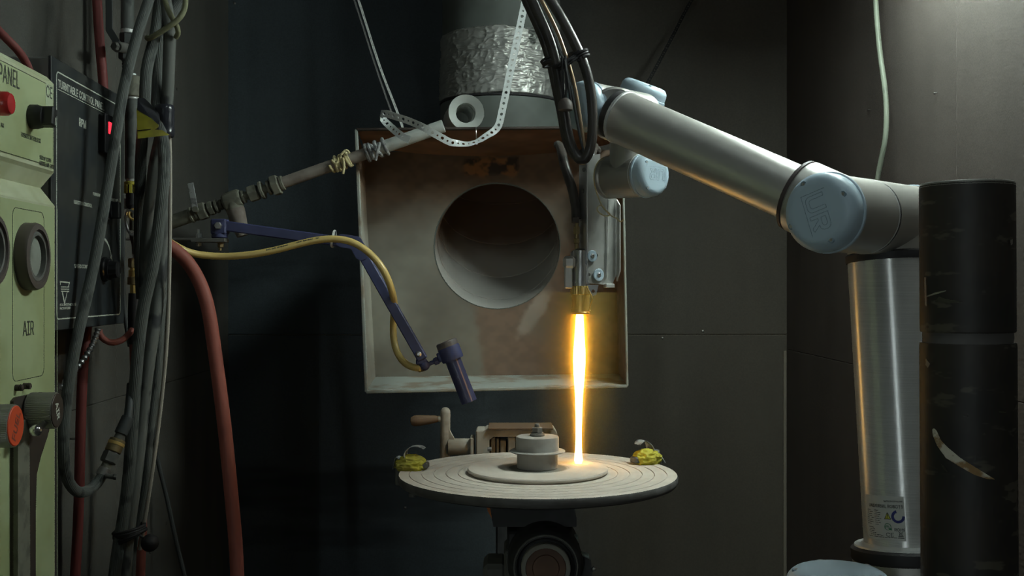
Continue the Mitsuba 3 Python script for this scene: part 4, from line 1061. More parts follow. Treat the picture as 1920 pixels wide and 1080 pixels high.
# hoses of the gun
HB = 'mat_hose_black'
single('gun_hose', hose([(985, -60, 1.80), (998, 0, 1.80), (1023, 57, 1.80), (1041, 112, 1.80), (1051, 167, 1.80), (1061, 227, 1.80), (1074, 280, 1.80), (1092, 301, 1.795), (1105, 283, 1.79), (1111, 240, 1.79), (1110, 195, 1.79), (1101, 140, 1.79), (1082, 90, 1.79), (1058, 43, 1.79), (1032, 0, 1.79), (990, -60, 1.79)], R(9.5, 1.8), 20), HB,
       'thick black hose hanging in a long loop in front of the robot wrist', 'hose')
single('gun_hose', hose([(968, -60, 1.835), (986, 0, 1.835), (1012, 57, 1.835), (1031, 112, 1.835), (1043, 167, 1.835), (1055, 227, 1.83), (1068, 278, 1.826), (1084, 297, 1.83), (1094, 285, 1.85)], R(8.5, 1.8), 18), HB,
       'second black hose lying close along the left side of the looped gun hose', 'hose')
for k, (dx, m, r, lab_) in enumerate(((0, 'mat_cable_bronze', 3.6, 'thin bronze-coloured cable between the limbs of the black hose loop'), (-9, 'mat_hose_dark', 3.2, 'thin dark cable left of the bronze cable inside the hose loop'))):
    single('gun_cable', hose([(985 + dx, -60, 1.81), (1015 + dx, 0, 1.81), (1045 + dx, 60, 1.81), (1063 + dx, 110, 1.81), (1076 + dx * 0.9, 155, 1.81), (1087 + dx * 0.7, 217, 1.81), (1094 + dx * 0.4, 265, 1.81), (1098, 288, 1.81)], R(r, 1.8), 12), m, lab_, 'cable')
single('gun_hose', hose([(1046, 272, 2.26), (1050, 276, 2.20), (1054, 290, 2.15), (1060, 315, 2.12), (1070, 345, 2.11), (1078, 378, 2.105), (1080.5, 410, 2.10)], R(9, 2.1), 18), HB, 'short black hose running down to the inlet of the spray gun', 'hose')
single('gun_hose', hose([(1118, 282, 2.34), (1114, 277, 2.24), (1110, 282, 2.16), (1107, 300, 2.13), (1105, 330, 2.13)], R(10, 2.15), 18), HB, 'black hose stub bending over the top of the spray gun bracket', 'hose')

def bungee(name_label, wraps, tail, ballc, br_, rc, half):
    t = thing('ball_bungee', name_label, 'cord')
    for c, axis, rx in wraps: part(t, 'cord_loop', wrap(c, axis, rx, rc * 5, 3, rc, int(c[0] * 1000) % 97 + 3), 'mat_rubber')
    for q in tail: part(t, 'cord', sweep(spline(q, 0.004), rc * 0.85, 8), 'mat_rubber')
    part(t, 'ball', lathe([(0, -br_ * 0.75), (br_ * 0.75, -br_ * 0.75), (br_ * 0.98, -br_ * 0.65), (br_, -br_ * 0.2), (br_ * 0.9, br_ * 0.3), (br_ * 0.6, br_ * 0.72), (br_ * 0.25, br_ * 0.92), (0, br_ * 0.95)] if half else [(0, -br_)] + [(br_ * math.cos(a), br_ * math.sin(a)) for a in np.linspace(-1.4, 1.4, 13)] + [(0, br_)], ballc, Z, 32), 'mat_bezel' if half else 'mat_rubber', 40)
bungee('black bungee cord with a ball tied round the gun hoses beside the duct', [(P(1037, 116, 1.815), P(1050, 167, 1.8) - P(1020, 60, 1.8), R(19, 1.8)), (P(1088, 103, 1.79), P(1103, 140, 1.79) - P(1060, 50, 1.79), R(13, 1.8)), (P(1063, 113, 1.80), V(0.55, 0.35, -0.9), R(26, 1.8))],
       [PP([(1054, 105, 1.775), (1055, 140, 1.775), (1057, 192, 1.78)]), PP([(1060, 105, 1.775), (1062, 150, 1.775), (1060, 192, 1.78)]), PP([(1058, 110, 1.775), (1066, 160, 1.775), (1070, 196, 1.79)])], P(1060, 197, 1.78), R(14.5, 1.78), R(2.6, 1.8), True)

# ================================================================ FLAME
f_ = thing('flame', 'bright yellow-white flame jet shooting straight down from the gun nozzle on to the turntable', 'flame')
rows = [(6.0, 586), (7.6, 594), (8.4, 610), (9.8, 635), (11.4, 660), (11.6, 680), (10.4, 705), (7.6, 740), (6.4, 775), (5.8, 805), (6.0, 835), (7.0, 852), (8.2, 864), (6, 870), (0, 871)]
FX0, FX1 = P(1087, 586, 2.10), P(1084.5, 871, 2.10)
k = part(f_, 'core', lathe([(R(r, 2.1), (y - 586) / (872 - 586) * np.linalg.norm(FX1 - FX0)) for r, y in [(0, 585)] + rows], FX0, FX1 - FX0, 20), 'mat_white_ring', True)
scene[k]['emitter'] = {'type': 'area', 'radiance': rgb(FLAME)}

# the glowing dusty gas round the flame: a thin cloud that scatters the flame's own light
GR, GZ0, GZ1 = 0.095, TT[2] + 0.0105, P(0, 548, 2.10)[2]  # the upper end round the nozzle stands in for camera bloom
def glow_grid():
    n, nz = 56, 40
    g = (np.arange(n) + 0.5) / n * 2 - 1
    zz, yy, xx = np.meshgrid((np.arange(nz) + 0.5) / nz, g, g, indexing='ij')
    r = np.sqrt(xx ** 2 + yy ** 2) * GR
    up = np.clip(zz / 0.88, 0, 1)
    near = (10 + 28 * up) * np.exp(-(r / (0.0105 + 0.004 * up)) ** 2) + 7.0 * np.exp(-(r / 0.030) ** 2) * (0.15 + 1.05 * up ** 1.5) + 2.6 * np.exp(-(r / 0.062) ** 2) * (0.15 + 1.1 * up)
    fade = np.clip((1 - r / GR) / 0.25, 0, 1)
    return (near * fade)[..., None].astype(np.float32)
gx = (FX0 + FX1) / 2
k = part(f_, 'glow', cyl((gx[0], gx[1], GZ0), (gx[0], gx[1], GZ1), GR, ch=0.001, n=40), {'type': 'null'}, 30, 'orange glow of hot gas round the jet and bloom at the nozzle')
scene[k]['interior'] = {'type': 'heterogeneous', 'albedo': {'type': 'constvolume', 'value': {'type': 'rgb', 'value': [0.95, 0.74, 0.22]}}, 'scale': 1.0, 'phase': {'type': 'isotropic'},
                        'sigma_t': {'type': 'gridvolume', 'grid': mi.VolumeGrid(glow_grid()), 'filter_type': 'trilinear',
                                    'to_world': T4().translate([gx[0] - GR, gx[1] - GR, GZ0]) @ T4().scale([2 * GR, 2 * GR, GZ1 - GZ0])}}

# ================================================================ BLACK STEEL PIPE AT THE RIGHT
sp = thing('steel_pipe', 'tall dark steel pipe with a white crescent paint mark standing in the right foreground', 'pipe')
SD = 1.30
sb, st_ = V(P(1819, 1080, SD)[0] + 0.004, SD, 0), P(1812.5, 344, SD)
sax = unit(st_ - sb); SL = np.linalg.norm(st_ - sb); sr = R(85.5, SD) * 0.985
zj0, zj1 = (P(0, 642, SD)[2]) / sax[2], (P(0, 622, SD)[2]) / sax[2]
part(sp, 'lower_section', lathe([(0, 0), (sr, 0), (sr * 1.012, zj0 - 0.004), (sr * 1.0, zj0), (sr * 0.93, zj0), (0, zj0)], sb, sax, 72), 'mat_pipe_black')
part(sp, 'joint', lathe([(sr * 0.945, zj0 - 0.004), (sr * 0.945, zj1 + 0.004)], sb, sax, 72), 'mat_table_side', 30, 'recessed joint band')
part(sp, 'upper_section', lathe([(0, zj1), (sr * 0.985, zj1), (sr, zj1 + 0.002), (sr, SL - 0.003), (sr * 0.975, SL), (sr * 0.93, SL), (sr * 0.93, SL - 0.25), (0, SL - 0.25)], sb, sax, 72), 'mat_pipe_black')
part(sp, 'top_rim', lathe([(sr * 1.002, SL - 0.0045), (sr * 0.99, SL - 0.0008), (sr * 0.965, SL + 0.0006), (sr * 0.925, SL + 0.0006), (sr * 0.925, SL - 0.01)], sb, sax, 72), 'mat_bare_edge', 30, 'exposed metal rim')
def on_pipe(px, py, r):
    d = V((px - 960) / FOC, 1, -(py - 540) / FOC); w = EYE - sb
    dp, wp = d - sax * np.dot(d, sax), w - sax * np.dot(w, sax)
    a, b, c = dp @ dp, 2 * dp @ wp, wp @ wp - r * r
    t = (-b - math.sqrt(max(b * b - 4 * a * c, 0))) / (2 * a)
    return EYE + d * t
def pipe_patch(pts, name, m, r, label=None):
    """a painted or scraped mark of this outline, laid on the pipe as a thin skin"""
    fv, ff = trimesh.creation.triangulate_polygon(Polygon(pts), engine='earcut')
    flat = trimesh.Trimesh(np.column_stack([fv, np.zeros(len(fv))]), ff, process=False)
    fv, ff = trimesh.remesh.subdivide_to_size(flat.vertices, flat.faces, 5.0)
    flat = trimesh.Trimesh(fv, ff, process=False)
    v = np.array([on_pipe(x, y, r) for x, y in flat.vertices[:, :2]])
    part(sp, name, trimesh.Trimesh(v, flat.faces, process=False), m, False, label)
pipe_patch([(1748, 805), (1751, 803), (1756, 807), (1764, 825), (1776, 838), (1800, 858), (1835, 880), (1866, 899), (1850, 898), (1826, 890), (1798, 874), (1774, 859), (1757, 836), (1749, 816)], 'paint_mark', 'mat_paint_mark', sr * 1.012 + 0.0007, 'white crescent of chipped paint')
for pts in ([(1734, 556), (1752, 549), (1774, 544), (1774, 546), (1754, 552), (1735, 558)], [(1763, 868), (1770, 874), (1778, 885), (1775, 886), (1768, 878)], [(1805, 777), (1814, 778), (1816, 781), (1806, 780)], [(1872, 771), (1886, 772), (1886, 774), (1874, 774)], [(1733, 520), (1736, 520), (1738, 575), (1734, 572)], [(1894, 450), (1899, 448), (1899, 458), (1895, 460)], [(1736, 672), (1744, 682), (1740, 690), (1735, 684)]):
    pipe_patch(pts, 'scuff', 'mat_bare_edge' if pts[0][0] < 1760 or pts[0][0] > 1890 else 'mat_scuff', sr * 1.012 + 0.0006)
pipe_patch([(1752, 566), (1760, 556), (1772, 560), (1790, 563), (1806, 567), (1780, 569)], 'scuff', 'mat_scuff', sr + 0.0006)

# cable on the right wall
single('wall_cable', hose([(1641, -60, 2.44), (1642, 0, 2.44), (1646, 60, 2.43), (1652, 115, 2.42), (1659, 165, 2.40), (1662, 215, 2.39), (1659, 265, 2.39), (1650, 310, 2.41), (1640, 370, 2.43), (1630, 440, 2.45), (1640, 520, 2.43)], R(5, 2.4), 12), 'mat_cable_green', 'pale green cable hanging on the right wall behind the robot elbow', 'cable')

# ================================================================ LEFT SIDE: TURNTABLE CONTROL PANEL
UU = unit(V(-0.06, 1, 0)); NN = np.cross(UU, Z)
tp = thing('turntable_control_panel', 'black control panel lettered TURNTABLE CONTROL PANEL on the left wall', 'control panel')
TQ = V(-0.76, 2.14, 0)
zt0, zt1 = P(0, 606, 2.14)[2], P(0, 184, 2.14)[2]
tl = 0.395
def tpt(px, py, off=0.0): return onplane(px, py, TQ + NN * off, NN)
def uv_t(px, py):
    p = tpt(px, py); return np.dot(p - TQ, UU), p[2]
part(tp, 'box', obox(TQ - UU * tl / 2 - NN * 0.040 + Z * (zt0 + zt1) / 2, UU, Z, NN, tl / 2 - 0.002, (zt1 - zt0) / 2 - 0.002, 0.039, 0.003), 'mat_panel_edge', 30, 'grey metal box')
fp = part(tp, 'face_plate', obox(TQ - UU * tl / 2 - NN * 0.0015 + Z * (zt0 + zt1) / 2, UU, Z, NN, tl / 2, (zt1 - zt0) / 2, 0.0025, 0.001), 'mat_panel_black', 30, 'black face plate with white lettering')
O0 = TQ + NN * 0.0009
u0, v0 = uv_t(104, 132); u1, v1 = uv_t(224.5, 590)
bord = rrect(u0, v1, u1, v0, 0.010)
part(fp, 'border_line', prism(outline(bord, 0.0022), O0, UU, Z, 0.0006), 'mat_letter_white', False)
def ptext(t, px0, py0, px1, h, name='lettering', bold=True):
    """words from px0 to px1 along the panel, their foot at py0"""
    a, z = uv_t(px0, py0); b, _ = uv_t(px1, py0)
    m = text2d(t, h, 0.0005, bold); m.vertices = (m.vertices - [m.bounds[0][0], 0, 0]) * [(b - a) / m.extents[0], 1, 1]
    part(fp, name, place(m, O0 + UU * a + Z * z, UU, Z), 'mat_letter_white', False)
ptext('TURNTABLE CONTROL PANEL', 107.5, 163, 194, 0.0125)
a, z = uv_t(107, 167); b, _ = uv_t(194, 167)
part(fp, 'underline', prism(sbox(a, z - 0.0005, b, z + 0.0005), O0, UU, Z, 0.0004), 'mat_letter_white', False)
ptext('RPM', 147, 236, 160, 0.014)
ptext('DIRECTION CONTROL', 137.5, 381.5, 171, 0.0060)
ptext('FORWARD', 173, 366, 188, 0.0055); ptext('REVERSE', 206, 376, 219, 0.0055)
ptext('SPEED CONTROL', 138, 502, 172, 0.0060)
ptext('CONTROLS', 111, 574, 141, 0.0040); ptext('BOSTON', 111, 580.5, 130, 0.0036)
# small inverted-triangle emblem
def tp2(pts): return [uv_t(*q) for q in pts]
em = [LineString(tp2([(112, 533), (111.5, 528), (129, 530), (127, 537)])).buffer(0.0011), LineString(tp2([(115.5, 549), (119.8, 569)])).buffer(0.0018), LineString(tp2([(124.5, 548), (119.8, 569)])).buffer(0.0009)]
em += [LineString(tp2([(113, y), (128, y + 0.4)])).buffer(0.0008) for y in (538, 542, 546)]
part(fp, 'emblem', trimesh.util.concatenate([prism(g, O0, UU, Z, 0.0005) for g in em]), 'mat_letter_white', False, 'small white triangle emblem')
# rpm display
dc = tpt(195, 254)
dk = part(tp, 'display', cat(obox(dc + NN * 0.006, UU, Z, NN, 0.036, 0.034, 0.006, 0.002), obox(dc + NN * 0.012, UU, Z, NN, 0.038, 0.036, 0.002, 0.0015)), 'mat_black_gloss', 30, 'black display housing')
dl = part(dk, 'red_digits', prism(affinity.scale(rrect(-0.012, -0.011, 0.012, 0.011, 0.002), -1, 1), dc + NN * 0.0142 - UU * 0.008 + Z * 0.012, UU, Z, 0.0006), 'mat_red_lamp', False, 'glowing red digits')
scene[dl]['emitter'] = {'type': 'area', 'radiance': rgb((1.6, 0.05, 0.09))}
part(dk, 'display_clip', obox(dc + UU * 0.045 + NN * 0.008 - Z * 0.012, UU, Z, NN, 0.006, 0.022, 0.004, 0.002), 'mat_black')
def selector(t, px, py, r, L, name='knob', winged=True, uoff=0):
    c = tpt(px, py)
    k = part(t, name, cat(lathe([(0, 0), (r * 1.15, 0), (r * 1.15, 0.006), (r, 0.008), (r, L * 0.5), (0, L * 0.5)], c, NN, 32), obox(c + NN * L * 0.7, UU, unit(Z), NN, r * 0.45, r * 0.95, L * 0.34, 0.002) if winged else lathe([(0, L * 0.45), (r * 0.86, L * 0.45), (r * 0.8, L), (r * 0.7, L * 1.04), (0, L * 1.04)], c, NN, 24, ribs=1, rib=0.0012)), 'mat_black_gloss')
    return k
selector(tp, 200, 394, 0.0165, 0.024)
selector(tp, 193, 505, 0.0195, 0.027, winged=False)
# speed arrow
ac, ar_ = np.array(uv_t(191, 506)), 0.058
arcp = [(ac[0] + ar_ * math.cos(a) * 1.0, ac[1] + ar_ * math.sin(a)) for a in np.linspace(math.radians(95), math.radians(28), 16)]
g = LineString(arcp).buffer(0.0022, cap_style=2)
e = np.array(arcp[-1]); tdir = e - np.array(arcp[-2]); tdir /= np.linalg.norm(tdir); nd2 = np.array([-tdir[1], tdir[0]])
g2 = Polygon([e + nd2 * 0.006, e - nd2 * 0.006, e + tdir * 0.016])
part(fp, 'speed_arrow', prism(g.union(g2), O0, UU, Z, 0.0006), 'mat_letter_white', False, 'white curved arrow')
part(tp, 'cable_gland', cat(cyl(V(*tpt(124, 606)) - NN * 0.04 - Z * 0.03, V(*tpt(124, 606)) - NN * 0.04, 0.017, n=20), cyl(V(*tpt(122, 606)) - NN * 0.04 - Z * 0.058, V(*tpt(122, 606)) - NN * 0.04 - Z * 0.028, 0.014, n=20)), 'mat_brown_metal')
part(tp, 'cable_gland', cyl(V(*tpt(186, 606)) - NN * 0.04 - Z * 0.02, V(*tpt(186, 606)) - NN * 0.04, 0.012, n=20), 'mat_brown_metal')

# ================================================================ LEFT SIDE: GREEN CONSOLE
co = thing('spray_console', 'pale green spray control console with round gauges at the left edge', 'control console')
CQ = V(-0.66, 1.583, 0)
def cpt(px, py, off=0.0): return onplane(px, py, CQ + NN * off, NN)
def uv_c(px, py):
    p = cpt(px, py); return np.dot(p - CQ, UU), p[2]
zu0, zu1 = P(0, 336, 1.583)[2], P(0, 152, 1.583)[2]
zl1 = P(0, 374, 1.583)[2]
def cbox(u0, u1, z0, z1, n0, n1, ch): return obox(CQ + UU * (u0 + u1) / 2 + Z * (z0 + z1) / 2 + NN * (n0 + n1) / 2, UU, Z, NN, (u1 - u0) / 2, (z1 - z0) / 2, (n1 - n0) / 2, ch)
part(co, 'upper_box', cbox(-0.42, 0.0, zu0, zu1 + 0.004, -0.15, 0, 0.010), 'mat_green_light')
zm_ = (zu0 + zl1) / 2
def slab(u0, u1, n0, n1, z): return [CQ + UU * u + NN * n + Z * z for u in (u0, u1) for n in (n0, n1)]
part(co, 'neck', cat(trimesh.convex.convex_hull(np.array(slab(-0.42, -0.002, -0.145, -0.002, zu0 + 0.010) + slab(-0.41, -0.017, -0.13, -0.016, zm_))), trimesh.convex.convex_hull(np.array(slab(-0.42, 0.001, -0.15, -0.002, zl1 - 0.010) + slab(-0.41, -0.017, -0.13, -0.016, zm_)))), 'mat_green_light')
part(co, 'lower_box', cbox(-0.42, 0.004, 0.03, zl1, -0.16, 0, 0.010), 'mat_green_light')
part(co, 'plinth', cbox(-0.40, -0.01, 0.0, 0.035, -0.15, -0.01, 0.004), 'mat_black')
# face plates
u1_, v1_ = uv_c(99, 314); _, v0_ = uv_c(99, 163)
up = part(co, 'upper_face', prism(rrect(-0.40, v1_, u1_, v0_, 0.008), CQ - NN * 0.0005, UU, Z, 0.0012), 'mat_green')
part(up, 'border_line', prism(outline(rrect(-0.40, v1_, u1_, v0_, 0.008), 0.0010), CQ + NN * 0.0006, UU, Z, 0.0004), 'mat_green_line', False)
ul_, vl_ = uv_c(101, 390)
lp = part(co, 'lower_face', prism(rrect(-0.40, 0.25, ul_, vl_, 0.006), CQ - NN * 0.0005, UU, Z, 0.0012), 'mat_green')
CO = CQ + NN * 0.0008
def ctext(t, px0, py0, px1, h, m='mat_letter_dark', bold=False, owner=None):
    a, z = uv_c(px0, py0); b, _ = uv_c(px1, py0)
    q = text2d(t, h, 0.0004, bold); q.vertices = (q.vertices - [q.bounds[0][0], 0, 0]) * [(b - a) / q.extents[0], 1, 1]
    part(owner or up, 'lettering', place(q, CO + UU * a + Z * z, UU, Z), m, False)
ctext('PANEL', -3.5, 150, 35, 0.0225)
a, z = uv_c(84.5, 190); b, _ = uv_c(98, 190)
part(up, 'label_patch', prism(rrect(a, z - 0.006, b, z + 0.026, 0.001), CQ + NN * 0.0006, UU, Z, 0.0004), 'mat_label_light', False)
ctext('CE', 85.5, 181, 96.5, 0.0165)
ctext('HYBRID INTERLOCK', 38.5, 256, 75, 0.0060)
ctext('AR', 0, 238, 6, 0.0055)
ctext('SER # 1285', 73, 298, 95, 0.0052, bold=True)
ctext('MODEL: MP-2100', 73, 308.5, 101, 0.0052, bold=True)
ctext('AIR', 41.5, 630, 62, 0.0195, owner=lp)
# selector knob on the upper face
kc = cpt(57, 219)
kk = part(co, 'selector_knob', cat(lathe([(0, 0), (0.0165, 0), (0.0165, 0.010), (0.0155, 0.012), (0.0155, 0.013), (0.0145, 0.018), (0, 0.018)], kc, NN, 36), obox(kc + NN * 0.023, unit(UU * 0.2 + Z), unit(UU - 0.2 * Z), NN, 0.0135, 0.0075, 0.010, 0.002)), 'mat_black', 30, 'black selector knob')
part(kk, 'indicator', obox(kc + NN * 0.0333 - Z * 0.006, UU, Z, NN, 0.001, 0.005, 0.0004, 0.0001), 'mat_letter_white')
rc_ = cpt(-14, 194)
part(co, 'red_lamp', lathe([(0, 0), (0.0165, 0), (0.0165, 0.006), (0.0150, 0.008), (0.0150, 0.018), (0.0125, 0.023), (0, 0.025)], rc_, NN, 36), 'mat_red_lamp', 30, 'red indicator lamp')
# gauges
def gauge(px, py, r):
    c = cpt(px, py)
    k = part(co, 'gauge', lathe([(r * 0.72, 0.0), (r, 0.0), (r, 0.013), (r * 0.96, 0.017), (r * 0.80, 0.018), (r * 0.76, 0.014), (r * 0.72, 0.014)], c, NN, 56), 'mat_bezel', 30, 'round gauge with brown bezel')
    part(k, 'inner_ring', ring(c + NN * 0.011, NN, r * 0.74, r * 0.62, 0.010, 48), 'mat_machine_grey')
    part(k, 'lens', lathe([(r * 0.64, 0.009), (r * 0.5, 0.0115), (r * 0.25, 0.013), (0, 0.0135)], c, NN, 40), 'mat_gauge_face', True)
gauge(49, 481, 0.0455)
gauge(-35, 468, 0.0455)
def pn(px, py): return uv_c(px, py)
gl_, gb_ = uv_c(22, 717); gr_, gt_ = uv_c(81.5, 404)
slot = rrect(gl_, gb_, gr_, gt_ + 0.004, 0.012)
part(lp, 'tube_window_line', prism(outline(slot, 0.0010), CQ + NN * 0.0006, UU, Z, 0.0004), 'mat_green_line', False)
a2, _ = uv_c(-70, 717); b2, _ = uv_c(0, 717)
part(lp, 'tube_window_line', prism(outline(rrect(a2, gb_, b2 - 0.004, gt_ + 0.004, 0.012), 0.0010), CQ + NN * 0.0006, UU, Z, 0.0004), 'mat_green_line', False)
a, z = uv_c(101, 700)
part(lp, 'edge_line', prism(sbox(0.001, 0.3, 0.0022, vl_), CQ + NN * 0.0006, UU, Z, 0.0003), 'mat_label_light', False)
for px, py in ((28, 727), (43, 724)):
    c = cpt(px, py); part(co, 'thumb_screw', cat(cyl(c, c + NN * 0.006, 0.0042, n=16), lathe([(0.0015, 0.005), (0.0045, 0.007), (0.004, 0.010), (0, 0.012)], c, NN, 16)), 'mat_brown_metal')
# dark valve plate with knurled knobs
vp = [(18, 752), (24, 745), (72, 735), (82, 737), (88, 748), (90, 790), (82, 820), (70, 856), (62, 890), (60, 960), (60, 1140), (18, 1140)]
part(co, 'valve_plate', prism(Polygon([uv_c(*q) for q in vp]).buffer(-0.002).buffer(0.002), CQ, UU, Z, 0.005), 'mat_brown_metal')
part(co, 'valve_slot', prism(Polygon([uv_c(*q) for q in ((18, 790), (40, 785), (42, 1140), (18, 1140))]), CQ + NN * 0.0045, UU, Z, 0.006), 'mat_fitting')
def knurl(px, py, r, L, capm, text, tm, px2):
    c = cpt(px, py)
    k = part(co, 'knurled_knob', lathe([(0, 0.004), (r * 0.8, 0.004), (r * 0.98, 0.008), (r, 0.010), (r, L - 0.002), (r * 0.97, L), (0, L)], c, NN, 120, ribs=1, rib=0.0007, ribfrom=(3, 4)), 'mat_knurl', 30, 'knurled metal knob')
    part(k, 'cap', lathe([(0, L - 0.001), (r * 0.93, L - 0.001), (r * 0.93, L + 0.0008), (r * 0.90, L + 0.0014), (0, L + 0.0014)], c, NN, 48), capm)
    q = text2d(text, r * 0.42, 0.0004, True); w = q.extents[0]; q.vertices = q.vertices - [q.bounds[0][0] + w / 2, r * 0.21, 0]
    return k, c, q, L
k, c, q, L = knurl(46, 770, 0.0245, 0.042, 'mat_brown_metal', 'AIR', 'mat_letter_white', 0)
ex = unit(UU * 0.30 - Z * 0.95); part(k, 'lettering', place(q, c + NN * (L + 0.0012), ex, np.cross(NN, ex)), 'mat_letter_white', False)
hc = c + NN * 0.024 - Z * 0.012
part(co, 'valve_handle', cat(cyl(P(92, 783, 1.475), P(69, 806, 1.415), 0.0052, n=20)), 'mat_chrome', 30, 'short chrome lever')
part(co, 'valve_handle_ball', ball(P(67, 807, 1.412), 0.0078), 'mat_chrome')
k, c, q, L = knurl(-42, 799, 0.0262, 0.044, 'mat_red_cap', 'FUEL', 'mat_red_mark', 0)
ex = unit(UU * 0.45 + Z * 0.89); part(k, 'lettering', place(q, c + NN * (L + 0.0012), ex, np.cross(NN, ex)), 'mat_red_mark', False)

# ================================================================ LEFT SIDE: HOSES AND PIPES
HG, HDU = 'mat_hose_grey', 'mat_hose_dusty'
lh = thing('ribbed_hose', 'grey ribbed hose sweeping down across the black control panel and bending up to a coupling', 'hose')
part(lh, 'tube', hose([(292, -60, 1.98), (279, 0, 1.96), (262, 50, 1.95), (248, 100, 1.94), (232, 167, 1.925), (218, 250, 1.91), (205, 330, 1.90), (190, 420, 1.88), (171, 520, 1.86), (150, 610, 1.835), (134, 690, 1.82), (123, 770, 1.81), (119, 840, 1.81), (124, 890, 1.83), (142, 920, 1.86), (162, 921, 1.89), (180, 908, 1.91), (192, 890, 1.92)], R(10.2, 1.88), ribs=24, rib=0.055), HG)
ca, cb = P(190, 894, 1.92), P(236, 792, 1.96)
cx_ = unit(cb - ca)
cl_ = np.linalg.norm(cb - ca)
for nm, f0, f1, rp, m, hx in (('hose_clamp', 0.02, 0.16, 11.5, 'mat_steel', 0), ('barb', 0.16, 0.26, 9.5, 'mat_fitting', 0), ('hex_fitting', 0.25, 0.45, 15.5, 'mat_machine_grey', 1), ('coupling', 0.45, 0.68, 15, 'mat_brass_dull', 0), ('plug', 0.68, 0.80, 9, 'mat_machine_grey', 0), ('strain_relief', 0.78, 1.10, 12, 'mat_hose_dark', 0)):
    a, b = ca + cx_ * cl_ * f0, ca + cx_ * cl_ * f1
    part(lh, nm, hexnut((a + b) / 2, cx_, R(rp, 1.94), np.linalg.norm(b - a)) if hx else cyl(a, b, R(rp, 1.94), n=28), m)
cc = ca + cx_ * cl_ * 0.08
part(lh, 'clamp_screw', cat(cyl(cc + V(0.008, -0.012, -0.004), cc + V(0.024, -0.010, -0.006), 0.0045, n=14), hexnut(cc + V(0.025, -0.010, -0.006), V(1, 0.1, -0.1), 0.006, 0.006)), 'mat_machine_grey')
part(lh, 'coupling_grip', ring(ca + cx_ * cl_ * 0.60, cx_, R(15.8, 1.94), R(12, 1.94), 0.006), 'mat_brass')
part(lh, 'tail', sweep(spline([ca + cx_ * cl_ * 1.08, P(242, 765, 1.97), P(246, 720, 1.99)], 0.006), R(8, 1.96), 14), 'mat_hose_dark')
def hose_thing(rows, rp, m, label, ribs=0, d=2.0, name='hose', n=16):
    return single(name, hose(rows, R(rp, d), n, ribs, rib=0.055), m, label, 'hose')
hose_thing([(306, -60, 2.03), (299, 0, 2.02), (290, 70, 2.01), (276, 125, 2.0), (272, 180, 2.0), (268, 240, 2.02), (264, 300, 2.05), (262, 380, 2.08), (262, 470, 2.1), (266, 560, 2.1)], 10.8, HG, 'ribbed grey hose, second from the left at the top of the hose bundle', 24, name='bundle_hose')
hose_thing([(306, -50, 2.02), (313, 20, 2.02), (318, 60, 2.02), (317, 110, 2.02), (313, 190, 2.02), (303, 250, 2.03), (292, 300, 2.035), (284, 360, 2.04), (277, 420, 2.05), (272, 500, 2.07), (272, 590, 2.08), (274, 640, 2.08)], 11.5, HDU, 'smooth blotched hose running under the black tape of the hose bundle', name='bundle_hose', n=24)
hose_thing([(355, -50, 2.08), (338, 0, 2.08), (318, 30, 2.07), (301, 70, 2.06), (296, 110, 2.05), (294, 180, 2.03), (302, 240, 2.005), (308, 300, 2.0), (305, 360, 1.99), (297, 430, 1.985), (285, 507, 1.98), (271, 567, 1.98), (263, 620, 1.98), (256, 690, 1.98), (248, 800, 1.985), (240, 905, 1.99), (230, 978, 1.99), (219, 1045, 1.99), (212, 1130, 1.99)], 11.2, HG, 'long ribbed grey hose in front of the hose bundle from top to bottom', 24, name='bundle_hose')
hose_thing([(309, 236, 2.05), (309, 285, 2.06), (308, 390, 2.06), (304, 478, 2.05), (292, 590, 2.03), (277, 690, 2.02), (265, 800, 2.02), (252, 911, 2.01), (243, 978, 2.01), (236, 1045, 2.01), (231, 1130, 2.01)], 12.2, HDU, 'scuffed smooth grey hose right of the long ribbed hose', name='bundle_hose')
hose_thing([(312, 260, 2.09), (312, 400, 2.09), (309, 500, 2.08), (301, 600, 2.06), (292, 733, 2.05), (279, 822, 2.04), (272, 911, 2.03), (256, 990, 2.03), (243, 1060, 2.03), (236, 1130, 2.03)], 8.5, HG, 'narrow grey hose along the right side of the hose bundle', 18, name='bundle_hose')
single('bundle_cable', hose([(317, 245, 2.03), (319, 300, 2.03), (319, 390, 2.03), (318, 480, 2.03), (315, 600, 2.03), (309, 690, 2.03), (297, 800, 2.03), (285, 889, 2.02), (270, 985, 2.02), (262, 1030, 2.03)], R(3.6, 2.03), 10), 'mat_cable_light', 'thin pale cable along the outer right edge of the hose bundle', 'cable')
oc = thing('olive_cord', 'olive green cord knotted round the hoses at the top left', 'cord')
part(oc, 'strand', hose([(305, -40, 1.985), (309, 0, 1.985), (320, 28, 1.985), (331, 48, 1.99), (334, 60, 2.0), (330, 70, 2.01)], R(5, 1.98), 12), 'mat_olive')
part(oc, 'strand', hose([(349, -40, 1.99), (348, 0, 1.985), (341, 28, 1.975), (322, 46, 1.972), (296, 63, 1.976), (284, 70, 1.98), (276, 71, 2.0)], R(5.2, 1.98), 12), 'mat_olive')

